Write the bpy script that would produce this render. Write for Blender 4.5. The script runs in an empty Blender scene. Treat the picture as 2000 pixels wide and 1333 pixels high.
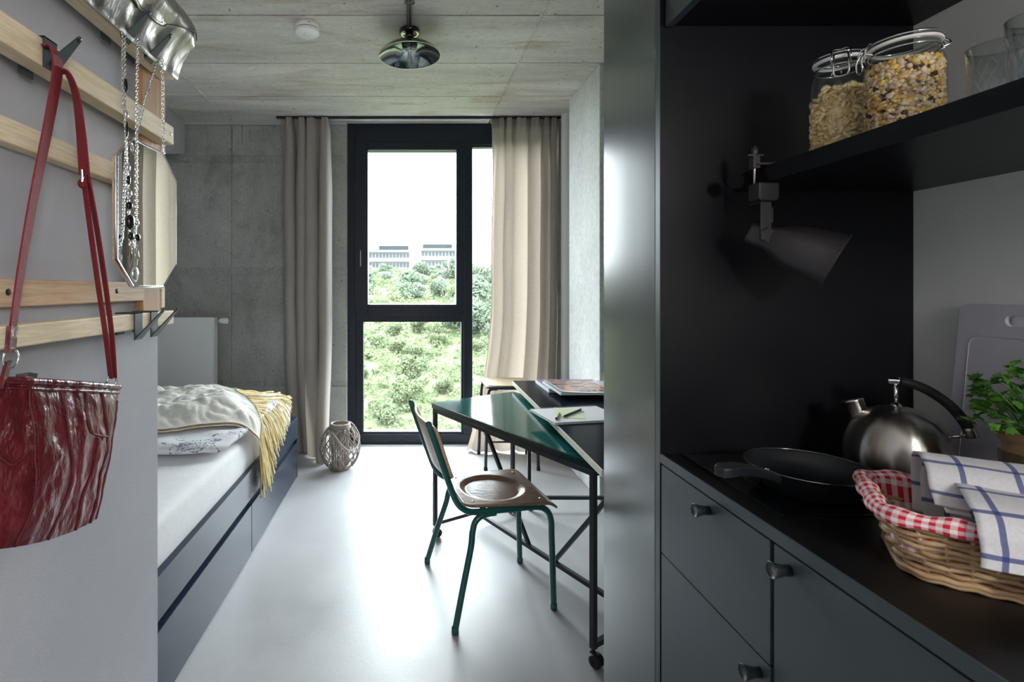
import bpy, bmesh, math, random
from mathutils import Vector, Matrix, noise
random.seed(7)
SC = bpy.context.scene
COL = SC.collection
PI = math.pi
V = Vector

# ------------------------------------------------------------------ camera, sky, light, exposure
cam_d = bpy.data.cameras.new('camera')
cam_d.sensor_width = 36.0
cam_d.lens = 18.0
cam_d.shift_x = 0.10
cam_d.shift_y = -0.05175
cam_d.clip_start = 0.02
cam_d.clip_end = 2000
cam_d.dof.use_dof = True
cam_d.dof.focus_distance = 1.7
cam_d.dof.aperture_fstop = 9.0
cam = bpy.data.objects.new('camera', cam_d)
COL.objects.link(cam)
cam.location = (0, 0, 1.30)
cam.rotation_euler = (PI / 2, 0, 0)
SC.camera = cam

world = bpy.data.worlds.new('overcast_sky')
SC.world = world
world.use_nodes = True
bg = world.node_tree.nodes['Background']
bg.inputs['Color'].default_value = (0.88, 0.945, 1.0, 1)
bg.inputs['Strength'].default_value = 12.0

pl = bpy.data.lights.new('window_portal', 'AREA')
pl.shape = 'RECTANGLE'
pl.size = 1.62
pl.size_y = 2.66
pl.cycles.is_portal = True
po = bpy.data.objects.new('window_portal', pl)
COL.objects.link(po)
po.location = (0.28, 4.42, 1.33)
po.rotation_euler = (-PI / 2, 0, 0)

vs = SC.view_settings
vs.view_transform = 'Standard'
vs.look = 'None'
vs.gamma = 1.0
vs.use_curve_mapping = False
vs.exposure = 1.25
SC.cycles.max_bounces = 10
SC.cycles.diffuse_bounces = 8
SC.cycles.transparent_max_bounces = 64
SC.cycles.sample_clamp_indirect = 8.0

FILL_LIGHT = 28.0      # strength of the added fill globe, out of view behind the camera

# ------------------------------------------------------------------ materials
def new_mat(name):
    m = bpy.data.materials.new(name)
    m.use_nodes = True
    nt = m.node_tree
    return m, nt, nt.nodes['Principled BSDF']

def pm(name, c1, c2=None, scale=8, stretch=(1, 1, 1), rough=0.5, metal=0.0, bump=0.0, bscale=None, bstretch=None,
       detail=5, spec=0.5, coat=0.0, rough2=None, lo=0.35, hi=0.65, rot=(0, 0, 0), coatr=0.05, sheen=0.0, dist=0.0):
    m, nt, b = new_mat(name)
    L = nt.links.new
    b.inputs['Base Color'].default_value = (*c1, 1)
    b.inputs['Roughness'].default_value = rough
    b.inputs['Metallic'].default_value = metal
    b.inputs['Specular IOR Level'].default_value = spec
    b.inputs['Coat Weight'].default_value = coat
    b.inputs['Coat Roughness'].default_value = coatr
    b.inputs['Sheen Weight'].default_value = sheen
    tc = nt.nodes.new('ShaderNodeTexCoord')
    if c2 or rough2 is not None:
        mp = nt.nodes.new('ShaderNodeMapping')
        mp.inputs['Scale'].default_value = stretch
        mp.inputs['Rotation'].default_value = rot
        L(tc.outputs['Object'], mp.inputs['Vector'])
        n = nt.nodes.new('ShaderNodeTexNoise')
        n.inputs['Scale'].default_value = scale
        n.inputs['Detail'].default_value = detail
        n.inputs['Roughness'].default_value = 0.62
        n.inputs['Distortion'].default_value = dist
        L(mp.outputs[0], n.inputs['Vector'])
        mr = nt.nodes.new('ShaderNodeMapRange')
        mr.inputs['From Min'].default_value = lo
        mr.inputs['From Max'].default_value = hi
        L(n.outputs['Fac'], mr.inputs['Value'])
        if c2:
            mx = nt.nodes.new('ShaderNodeMix')
            mx.data_type = 'RGBA'
            mx.inputs[6].default_value = (*c1, 1)
            mx.inputs[7].default_value = (*c2, 1)
            L(mr.outputs[0], mx.inputs[0])
            L(mx.outputs[2], b.inputs['Base Color'])
        if rough2 is not None:
            m2 = nt.nodes.new('ShaderNodeMapRange')
            m2.inputs['To Min'].default_value = rough
            m2.inputs['To Max'].default_value = rough2
            L(mr.outputs[0], m2.inputs['Value'])
            L(m2.outputs[0], b.inputs['Roughness'])
    if bump:
        mp2 = nt.nodes.new('ShaderNodeMapping')
        mp2.inputs['Scale'].default_value = bstretch or stretch
        L(tc.outputs['Object'], mp2.inputs['Vector'])
        n2 = nt.nodes.new('ShaderNodeTexNoise')
        n2.inputs['Scale'].default_value = bscale or scale
        n2.inputs['Detail'].default_value = 4
        L(mp2.outputs[0], n2.inputs['Vector'])
        bp = nt.nodes.new('ShaderNodeBump')
        bp.inputs['Strength'].default_value = min(1.0, bump)
        bp.inputs['Distance'].default_value = 0.01 if bump <= 1 else 0.01 * bump
        L(n2.outputs['Fac'], bp.inputs['Height'])
        L(bp.outputs[0], b.inputs['Normal'])
    return m

def mixrgb(nt, fac, a, b, mode='MIX'):
    mx = nt.nodes.new('ShaderNodeMix')
    mx.data_type = 'RGBA'
    mx.blend_type = mode
    for sock, val in ((mx.inputs[0], fac), (mx.inputs[6], a), (mx.inputs[7], b)):
        if hasattr(val, 'links') or hasattr(val, 'is_linked'):
            nt.links.new(val, sock)
        elif isinstance(val, (int, float)):
            sock.default_value = val
        else:
            sock.default_value = (*val, 1)
    return mx.outputs[2]

def mth(nt, op, a, b=None, c=None):
    n = nt.nodes.new('ShaderNodeMath')
    n.operation = op
    for i, val in enumerate((a, b, c)):
        if val is None:
            continue
        if isinstance(val, (int, float)):
            n.inputs[i].default_value = val
        else:
            nt.links.new(val, n.inputs[i])
    return n.outputs[0]

def nz(nt, vec, scale, detail=4, rough=0.6, dist=0.0):
    n = nt.nodes.new('ShaderNodeTexNoise')
    n.inputs['Scale'].default_value = scale
    n.inputs['Detail'].default_value = detail
    n.inputs['Roughness'].default_value = rough
    n.inputs['Distortion'].default_value = dist
    nt.links.new(vec, n.inputs['Vector'])
    return n.outputs['Fac']

def mapped(nt, scale=(1, 1, 1), src='Object', rot=(0, 0, 0)):
    tc = nt.nodes.new('ShaderNodeTexCoord')
    mp = nt.nodes.new('ShaderNodeMapping')
    mp.inputs['Scale'].default_value = scale
    mp.inputs['Rotation'].default_value = rot
    nt.links.new(tc.outputs[src], mp.inputs['Vector'])
    return mp.outputs[0]

def rng(nt, val, a, b, c=0.0, d=1.0):
    n = nt.nodes.new('ShaderNodeMapRange')
    nt.links.new(val, n.inputs['Value'])
    for k, x in zip(('From Min', 'From Max', 'To Min', 'To Max'), (a, b, c, d)):
        n.inputs[k].default_value = x
    return n.outputs[0]

def concrete(name, dark, light, stain, stretch, stain_amt=0.6, rough=0.75, bump=0.35):
    m, nt, b = new_mat(name)
    v1 = mapped(nt, stretch)
    v0 = mapped(nt)
    oi = nt.nodes.new('ShaderNodeObjectInfo')
    big = rng(nt, nz(nt, v1, 1.6, 6, 0.65, 0.4), 0.32, 0.68)
    fine = rng(nt, nz(nt, v1, 14, 8, 0.7), 0.3, 0.7)
    c = mixrgb(nt, big, dark, light)
    c = mixrgb(nt, mth(nt, 'MULTIPLY', fine, 0.45), c, light)
    st = rng(nt, nz(nt, v1, 2.7, 7, 0.7, 0.6), 0.54, 0.72)
    c = mixrgb(nt, mth(nt, 'MULTIPLY', st, stain_amt), c, stain)
    # pores and scratches
    po_ = rng(nt, nz(nt, v0, 38, 3, 0.5), 0.70, 0.735)
    c = mixrgb(nt, mth(nt, 'MULTIPLY', po_, 0.75), c, tuple(x * 0.35 for x in dark))
    grain = rng(nt, nz(nt, mapped(nt, (stretch[0], stretch[1], stretch[2])), 60, 4, 0.7), 0.35, 0.7, 0.82, 1.1)
    c = mixrgb(nt, 1.0, c, grain, 'MULTIPLY')
    c = mixrgb(nt, 1.0, c, rng(nt, oi.outputs['Random'], 0, 1, 0.9, 1.08), 'MULTIPLY')
    nt.links.new(c, b.inputs['Base Color'])
    b.inputs['Roughness'].default_value = rough
    b.inputs['Specular IOR Level'].default_value = 0.3
    h = mth(nt, 'ADD', mth(nt, 'MULTIPLY', fine, 0.5), mth(nt, 'MULTIPLY', po_, -1.2))
    bp = nt.nodes.new('ShaderNodeBump')
    bp.inputs['Strength'].default_value = bump
    bp.inputs['Distance'].default_value = 0.006
    nt.links.new(h, bp.inputs['Height'])
    nt.links.new(bp.outputs[0], b.inputs['Normal'])
    return m

def thin_glass(name, tint=(1, 1, 1), refl=0.9, rough=0.0):
    m = bpy.data.materials.new(name)
    m.use_nodes = True
    nt = m.node_tree
    nt.nodes.remove(nt.nodes['Principled BSDF'])
    out = nt.nodes['Material Output']
    t = nt.nodes.new('ShaderNodeBsdfTransparent')
    t.inputs[0].default_value = (*tint, 1)
    g = nt.nodes.new('ShaderNodeBsdfGlossy')
    g.inputs['Roughness'].default_value = rough
    f = nt.nodes.new('ShaderNodeLayerWeight')
    f.inputs['Blend'].default_value = 0.5
    s = nt.nodes.new('ShaderNodeMixShader')
    fk = mth(nt, 'ADD', mth(nt, 'MULTIPLY', mth(nt, 'POWER', f.outputs['Facing'], 4.0), 0.75), 0.045)
    nt.links.new(mth(nt, 'MULTIPLY', fk, refl), s.inputs[0])
    nt.links.new(t.outputs[0], s.inputs[1])
    nt.links.new(g.outputs[0], s.inputs[2])
    nt.links.new(s.outputs[0], out.inputs[0])
    return m

def cloth(name, c1, c2, trans=0.35, scale=60, bump=0.25, tcol=None):
    m, nt, b = new_mat(name)
    out = nt.nodes['Material Output']
    v0 = mapped(nt)
    f = rng(nt, nz(nt, v0, scale, 4), 0.35, 0.65)
    c = mixrgb(nt, f, c1, c2)
    nt.links.new(c, b.inputs['Base Color'])
    b.inputs['Roughness'].default_value = 0.9
    b.inputs['Specular IOR Level'].default_value = 0.15
    bp = nt.nodes.new('ShaderNodeBump')
    bp.inputs['Strength'].default_value = bump
    bp.inputs['Distance'].default_value = 0.003
    nt.links.new(nz(nt, v0, scale * 4, 3), bp.inputs['Height'])
    nt.links.new(bp.outputs[0], b.inputs['Normal'])
    if trans:
        tr = nt.nodes.new('ShaderNodeBsdfTranslucent')
        tr.inputs[0].default_value = (*(tcol or c2), 1)
        s = nt.nodes.new('ShaderNodeMixShader')
        s.inputs[0].default_value = trans
        nt.links.new(b.outputs[0], s.inputs[1])
        nt.links.new(tr.outputs[0], s.inputs[2])
        nt.links.new(s.outputs[0], out.inputs[0])
    return m

def wood(name, c1, c2, stretch=(14, 0.7, 14), scale=3.0, rough=0.55, lines=True):
    m, nt, b = new_mat(name)
    v = mapped(nt, stretch)
    f = rng(nt, nz(nt, v, scale, 6, 0.6, 1.2), 0.3, 0.7)
    g = rng(nt, nz(nt, mapped(nt, tuple(x * 4 for x in stretch)), scale * 2, 3), 0.35, 0.65, 0.85, 1.08)
    c = mixrgb(nt, f, c1, c2)
    c = mixrgb(nt, 1.0, c, g, 'MULTIPLY')
    nt.links.new(c, b.inputs['Base Color'])
    b.inputs['Roughness'].default_value = rough
    bp = nt.nodes.new('ShaderNodeBump')
    bp.inputs['Strength'].default_value = 0.12
    bp.inputs['Distance'].default_value = 0.003
    nt.links.new(f, bp.inputs['Height'])
    nt.links.new(bp.outputs[0], b.inputs['Normal'])
    return m

def island_mat(name, stops, rough=0.7, trans=0.0, mul=None):
    """colour picked at random for each loose piece"""
    m, nt, b = new_mat(name)
    g = nt.nodes.new('ShaderNodeNewGeometry')
    r = nt.nodes.new('ShaderNodeValToRGB')
    r.color_ramp.interpolation = 'CONSTANT' if mul is None else 'LINEAR'
    while len(r.color_ramp.elements) < len(stops):
        r.color_ramp.elements.new(0.5)
    for e, (p, c) in zip(r.color_ramp.elements, stops):
        e.position = p
        e.color = (*c, 1)
    nt.links.new(g.outputs['Random Per Island'], r.inputs[0])
    col = r.outputs[0]
    if mul:
        oi = nt.nodes.new('ShaderNodeObjectInfo')
        col = mixrgb(nt, 1.0, col, rng(nt, oi.outputs['Random'], 0, 1, mul[0], mul[1]), 'MULTIPLY')
    nt.links.new(col, b.inputs['Base Color'])
    b.inputs['Roughness'].default_value = rough
    if trans:
        tr = nt.nodes.new('ShaderNodeBsdfTranslucent')
        nt.links.new(col, tr.inputs[0])
        s = nt.nodes.new('ShaderNodeMixShader')
        s.inputs[0].default_value = trans
        nt.links.new(b.outputs[0], s.inputs[1])
        nt.links.new(tr.outputs[0], s.inputs[2])
        nt.links.new(s.outputs[0], nt.nodes['Material Output'].inputs[0])
    return m

def grid_mat(name, base, line, period, width, soft=False, rough=0.85):
    """woven check in UV metres"""
    m, nt, b = new_mat(name)
    tc = nt.nodes.new('ShaderNodeTexCoord')
    sp = nt.nodes.new('ShaderNodeSeparateXYZ')
    nt.links.new(tc.outputs['UV'], sp.inputs[0])
    fs = []
    for k in (0, 1):
        fr = mth(nt, 'FRACT', mth(nt, 'DIVIDE', sp.outputs[k], period))
        fs.append(mth(nt, 'LESS_THAN', fr, width))
    if soft:
        f = mth(nt, 'MULTIPLY', mth(nt, 'ADD', fs[0], fs[1]), 0.5)
    else:
        f = mth(nt, 'MAXIMUM', mth(nt, 'MULTIPLY', fs[0], 0.85), mth(nt, 'MULTIPLY', fs[1], 0.85))
        f = mth(nt, 'MAXIMUM', f, mth(nt, 'MULTIPLY', fs[0], fs[1]))
    c = mixrgb(nt, f, base, line)
    w = rng(nt, nz(nt, mapped(nt), 260, 3), 0.3, 0.7, 0.9, 1.05)
    nt.links.new(mixrgb(nt, 1.0, c, w, 'MULTIPLY'), b.inputs['Base Color'])
    b.inputs['Roughness'].default_value = rough
    b.inputs['Specular IOR Level'].default_value = 0.2
    return m

M = {}
M['ceil'] = concrete('board_formed_concrete', (0.45, 0.425, 0.39), (0.78, 0.745, 0.70), (0.40, 0.27, 0.15), (0.45, 2.4, 1), 0.85, bump=0.5)
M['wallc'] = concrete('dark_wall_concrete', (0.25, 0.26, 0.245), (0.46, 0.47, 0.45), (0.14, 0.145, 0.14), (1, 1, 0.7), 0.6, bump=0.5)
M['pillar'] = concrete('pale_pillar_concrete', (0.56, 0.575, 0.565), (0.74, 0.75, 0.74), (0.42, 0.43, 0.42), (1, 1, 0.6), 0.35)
M['joint'] = pm('ceiling_joint', (0.10, 0.10, 0.095), (0.2, 0.19, 0.17), 20, rough=0.9)
M['plaster'] = pm('painted_plaster', (0.40, 0.405, 0.445), (0.43, 0.435, 0.475), 3, rough=0.65, bump=0.10, bscale=220, bstretch=(1, 1, 1), spec=0.3)
M['hallwall'] = pm('kitchen_wall_paint', (0.74, 0.78, 0.77), (0.78, 0.82, 0.81), 3, rough=0.55, bump=0.05, bscale=120)
M['floor'] = pm('resin_floor', (0.40, 0.405, 0.425), (0.46, 0.465, 0.48), 2.2, rough=0.30, rough2=0.42, bump=0.04, bscale=60, detail=8, spec=0.5)
M['white'] = pm('white_enamel', (0.75, 0.77, 0.78), rough=0.3, c2=(0.78, 0.79, 0.80))
M['greybox'] = pm('grey_painted_box', (0.42, 0.44, 0.45), (0.45, 0.47, 0.48), 3, rough=0.6)
M['plastic'] = pm('white_plastic', (0.90, 0.90, 0.90), (0.92, 0.92, 0.92), 3, rough=0.35)
M['frame'] = pm('dark_window_aluminium', (0.008, 0.012, 0.022), (0.011, 0.015, 0.026), 4, rough=0.38, spec=0.35)
M['pane'] = thin_glass('window_glass', (0.97, 0.99, 0.98), 0.8)
M['front'] = pm('charcoal_satin_front', (0.036, 0.050, 0.057), (0.040, 0.055, 0.062), 3, rough=0.38, rough2=0.42, spec=0.5)
M['brushed'] = pm('charcoal_brushed_front', (0.036, 0.050, 0.055), (0.042, 0.057, 0.062), 30, stretch=(1, 1, 0.04), rough=0.19, rough2=0.22, spec=1.0, coat=0.6, coatr=0.2)
M['black'] = pm('black_laminate', (0.006, 0.0065, 0.009), (0.008, 0.0085, 0.011), 4, rough=0.36, spec=0.22)
M['worktop'] = pm('black_worktop', (0.004, 0.004, 0.0045), (0.007, 0.007, 0.007), 8, rough=0.34, spec=0.25)
M['hobglass'] = pm('hob_glass', (0.004, 0.005, 0.006), (0.005, 0.006, 0.007), 3, rough=0.06)
M['knob'] = pm('dark_knob', (0.02, 0.024, 0.027), (0.028, 0.032, 0.035), 40, rough=0.4)
M['bedboard'] = pm('slate_blue_bed_board', (0.017, 0.027, 0.050), (0.020, 0.030, 0.054), 3, rough=0.24, spec=0.22)
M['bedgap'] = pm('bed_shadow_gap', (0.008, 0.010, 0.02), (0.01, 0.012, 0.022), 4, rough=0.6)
M['sheet'] = cloth('white_bed_sheet', (0.80, 0.80, 0.82), (0.84, 0.84, 0.86), 0.0, 30)
M['curtain'] = cloth('linen_curtain', (0.37, 0.345, 0.325), (0.43, 0.40, 0.375), 0.24, 90, 0.3, (0.52, 0.43, 0.35))
M['pine'] = wood('pale_pine', (0.74, 0.60, 0.40), (0.82, 0.71, 0.52))
M['redpine'] = wood('reddish_pine', (0.52, 0.33, 0.19), (0.74, 0.54, 0.36), (18, 0.8, 18), 3.0)
M['postwood'] = wood('brown_post_wood', (0.36, 0.19, 0.085), (0.52, 0.30, 0.15), (14, 14, 0.7), 4.0)
M['hookm'] = pm('grey_green_powder_coat', (0.030, 0.042, 0.046), (0.036, 0.048, 0.052), 60, rough=0.45)
M['chrome'] = pm('chrome', (0.78, 0.78, 0.78), (0.82, 0.82, 0.82), 5, rough=0.08, metal=1)
M['steel'] = pm('brushed_steel', (0.46, 0.445, 0.42), (0.50, 0.485, 0.46), 6, rough=0.24, rough2=0.27, metal=1)
_b = M['steel'].node_tree.nodes['Principled BSDF']
_b.inputs['Anisotropic'].default_value = 0.85
_b.inputs['Anisotropic Rotation'].default_value = 0.25
_t = M['steel'].node_tree.nodes.new('ShaderNodeTangent'); _t.direction_type = 'RADIAL'; _t.axis = 'Z'
M['steel'].node_tree.links.new(_t.outputs[0], _b.inputs['Tangent'])
M['mirror'] = pm('mirror_silver', (0.90, 0.92, 0.90), (0.91, 0.93, 0.91), 3, rough=0.0, metal=1)
M['silverbag'] = pm('pewter_metallic_leather', (0.27, 0.245, 0.23), (0.38, 0.35, 0.33), 9, rough=0.30, rough2=0.40, metal=1, bump=0.5, bscale=12, bstretch=(1, 1.6, 0.5))
M['silverdark'] = pm('dark_seam', (0.05, 0.045, 0.045), (0.07, 0.06, 0.06), 60, rough=0.5)
M['redleather'] = pm('burgundy_crinkled_leather', (0.085, 0.005, 0.010), (0.17, 0.012, 0.020), 12, rough=0.30, rough2=0.42, bump=1.6, bscale=26, coat=0.25, coatr=0.22, stretch=(1, 1, 0.6))
M['redstrap'] = pm('red_webbing', (0.19, 0.007, 0.016), (0.25, 0.013, 0.024), 200, rough=0.6, bump=0.5, bscale=400)
M['redstitch'] = pm('red_stitch', (0.10, 0.006, 0.012), (0.14, 0.01, 0.018), 100, rough=0.6)
M['jet'] = pm('black_bead', (0.006, 0.006, 0.008), (0.008, 0.008, 0.01), 5, rough=0.06)
M['crystal'] = pm('clear_crystal_bead', (0.85, 0.86, 0.88), (0.6, 0.62, 0.65), 220, rough=0.08, metal=0.75)
M['chair'] = pm('teal_green_enamel', (0.006, 0.085, 0.080), (0.008, 0.095, 0.088), 5, rough=0.25, coat=0.3)
M['plywood'] = wood('brown_plywood', (0.20, 0.12, 0.075), (0.34, 0.235, 0.16), (5, 22, 22), 2.2, 0.22)
M['backply'] = wood('light_plywood', (0.42, 0.28, 0.17), (0.56, 0.41, 0.28), (12, 2.0, 12), 2.2, 0.4)
M['greentop'] = pm('green_gloss_linoleum', (0.008, 0.085, 0.076), (0.010, 0.095, 0.085), 4, rough=0.08, rough2=0.11, spec=0.16)
M['greenedge'] = pm('dark_green_edge', (0.006, 0.022, 0.022), (0.008, 0.026, 0.026), 6, rough=0.2)
M['navytop'] = pm('navy_black_top', (0.007, 0.010, 0.019), (0.009, 0.013, 0.023), 4, rough=0.20, spec=0.015)
M['plyedge'] = pm('pale_ply_edge', (0.62, 0.57, 0.48), (0.74, 0.70, 0.62), 50, stretch=(1, 1, 8), rough=0.6)
M['tubem'] = pm('blue_black_steel', (0.010, 0.013, 0.020), (0.014, 0.017, 0.025), 6, rough=0.4)
M['mattblack'] = pm('matt_black_plastic', (0.006, 0.006, 0.008), (0.009, 0.009, 0.011), 30, rough=0.9, spec=0.05)
M['rubber'] = pm('black_rubber', (0.01, 0.01, 0.012), (0.014, 0.014, 0.016), 10, rough=0.6)
M['paper'] = pm('white_paper', (0.74, 0.75, 0.77), (0.78, 0.79, 0.80), 4, rough=0.7)
M['note'] = pm('pale_green_note', (0.68, 0.76, 0.50), (0.71, 0.79, 0.54), 4, rough=0.8)
M['purple'] = pm('violet_cover', (0.24, 0.14, 0.34), (0.40, 0.30, 0.48), 14, rough=0.25)
M['pencilwood'] = pm('pencil_wood', (0.50, 0.36, 0.20), (0.56, 0.42, 0.25), 20, rough=0.5)
M['lampblk'] = pm('dark_lamp_enamel', (0.010, 0.010, 0.011), (0.013, 0.013, 0.014), 5, rough=0.15, coat=0.5)
M['lampin'] = pm('mirror_lamp_inside', (0.16, 0.19, 0.21), (0.20, 0.23, 0.25), 5, rough=0.12, metal=1)
M['brass'] = pm('pale_brass', (0.62, 0.62, 0.44), (0.66, 0.66, 0.48), 5, rough=0.25, metal=1)
M['zinc'] = pm('zinc_conduit', (0.42, 0.43, 0.44), (0.48, 0.49, 0.50), 30, rough=0.3, metal=1)
M['bulb'] = thin_glass('bulb_glass', (0.98, 0.95, 0.9), 1.0)
M['filament'] = pm('copper_filament', (0.6, 0.25, 0.12), (0.65, 0.28, 0.14), 5, rough=0.3, metal=1)
M['clampm'] = pm('graphite_lamp_paint', (0.042, 0.039, 0.043), (0.047, 0.044, 0.047), 300, rough=0.40, metal=0.2, bump=0.15, bscale=700)
M['jarglass'] = thin_glass('jar_glass', (0.93, 0.96, 0.94), 1.0)
M['tumbler'] = thin_glass('tumbler_glass', (0.95, 0.965, 0.97), 1.0)
M['gasket'] = pm('white_rubber_gasket', (0.80, 0.80, 0.78), (0.84, 0.84, 0.82), 5, rough=0.5)
M['pasta'] = island_mat('dry_pasta', [(0, (0.84, 0.64, 0.34)), (0.35, (0.88, 0.71, 0.42)), (0.7, (0.80, 0.58, 0.28))], 0.5)
M['muesli'] = island_mat('muesli_mix', [(0, (0.62, 0.42, 0.26)), (0.22, (0.72, 0.53, 0.36)), (0.42, (0.50, 0.27, 0.15)), (0.58, (0.82, 0.66, 0.46)),
                                       (0.74, (0.72, 0.42, 0.06)), (0.86, (0.05, 0.018, 0.016)), (0.93, (0.80, 0.55, 0.12))], 0.65)
M['pan'] = pm('nonstick_pan', (0.009, 0.011, 0.014), (0.016, 0.019, 0.024), 500, rough=0.30, spec=0.4, rough2=0.4)
M['board'] = pm('white_polyethylene_board', (0.54, 0.54, 0.62), (0.57, 0.57, 0.65), 3, rough=0.4)
M['leaf'] = island_mat('herb_leaf', [(0, (0.05, 0.17, 0.02)), (0.5, (0.10, 0.30, 0.045)), (1, (0.18, 0.42, 0.08))], 0.4, 0.25, (1.0, 1.0))
M['kraft'] = pm('kraft_paper', (0.36, 0.24, 0.13), (0.44, 0.30, 0.17), 9, rough=0.8, bump=0.8, bscale=18)
M['wicker'] = island_mat('peeled_wicker', [(0, (0.34, 0.20, 0.10)), (0.5, (0.46, 0.30, 0.16)), (1, (0.58, 0.42, 0.25))], 0.45, 0, (1.0, 1.0))
M['gingham'] = grid_mat('red_gingham', (0.80, 0.76, 0.76), (0.58, 0.018, 0.05), 0.012, 0.5, True)
M['towel'] = grid_mat('blue_check_towel', (0.66, 0.67, 0.71), (0.055, 0.075, 0.24), 0.052, 0.11)
M['lantern'] = island_mat('weathered_willow', [(0, (0.20, 0.16, 0.13)), (0.5, (0.32, 0.27, 0.235)), (1, (0.42, 0.37, 0.34))], 0.7, 0, (1.0, 1.0))
M['rope'] = pm('greyed_rope', (0.42, 0.38, 0.37), (0.5, 0.46, 0.45), 200, rough=0.9)
M['fringe'] = island_mat('mustard_fringe', [(0, (0.40, 0.28, 0.09)), (0.4, (0.74, 0.58, 0.27)), (1, (0.88, 0.82, 0.64))], 0.9, 0, (1.0, 1.0))
M['beige'] = pm('blanket_edge_stripe', (0.30, 0.18, 0.07), (0.38, 0.24, 0.10), 80, rough=0.9)
M['seatpale'] = wood('pale_birch_seat', (0.62, 0.48, 0.32), (0.70, 0.57, 0.40), (3, 14, 14), 2.0, 0.4)
M['door'] = pm('white_door', (0.7, 0.7, 0.7), (0.72, 0.72, 0.72), 3, rough=0.4)

def emission(name, col, strength):
    m = bpy.data.materials.new(name)
    m.use_nodes = True
    b = m.node_tree.nodes['Principled BSDF']
    b.inputs['Emission Color'].default_value = (*col, 1)
    b.inputs['Emission Strength'].default_value = strength
    b.inputs['Base Color'].default_value = (0.8, 0.8, 0.8, 1)
    return m

# ------------------------------------------------------------------ mesh helpers
def catmull(pts, k=6, closed=False):
    pts = [V(p) for p in pts]
    n = len(pts)
    out = []
    rngn = n if closed else n - 1
    for i in range(rngn):
        if closed:
            p0, p1, p2, p3 = pts[i - 1], pts[i], pts[(i + 1) % n], pts[(i + 2) % n]
        else:
            p0, p1, p2, p3 = pts[max(i - 1, 0)], pts[i], pts[i + 1], pts[min(i + 2, n - 1)]
        for j in range(k):
            t = j / k
            out.append(0.5 * ((2 * p1) + (p2 - p0) * t + (2 * p0 - 5 * p1 + 4 * p2 - p3) * t * t + (3 * p1 - p0 - 3 * p2 + p3) * t ** 3))
    if not closed:
        out.append(pts[-1])
    return out

def axis_mat(d, up=V((0, 0, 1))):
    """rotation whose local z points along d"""
    d = V(d).normalized()
    if abs(d.dot(up)) > 0.99:
        up = V((1, 0, 0))
    x = up.cross(d).normalized()
    y = d.cross(x)
    return Matrix((x, y, d)).transposed()

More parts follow.
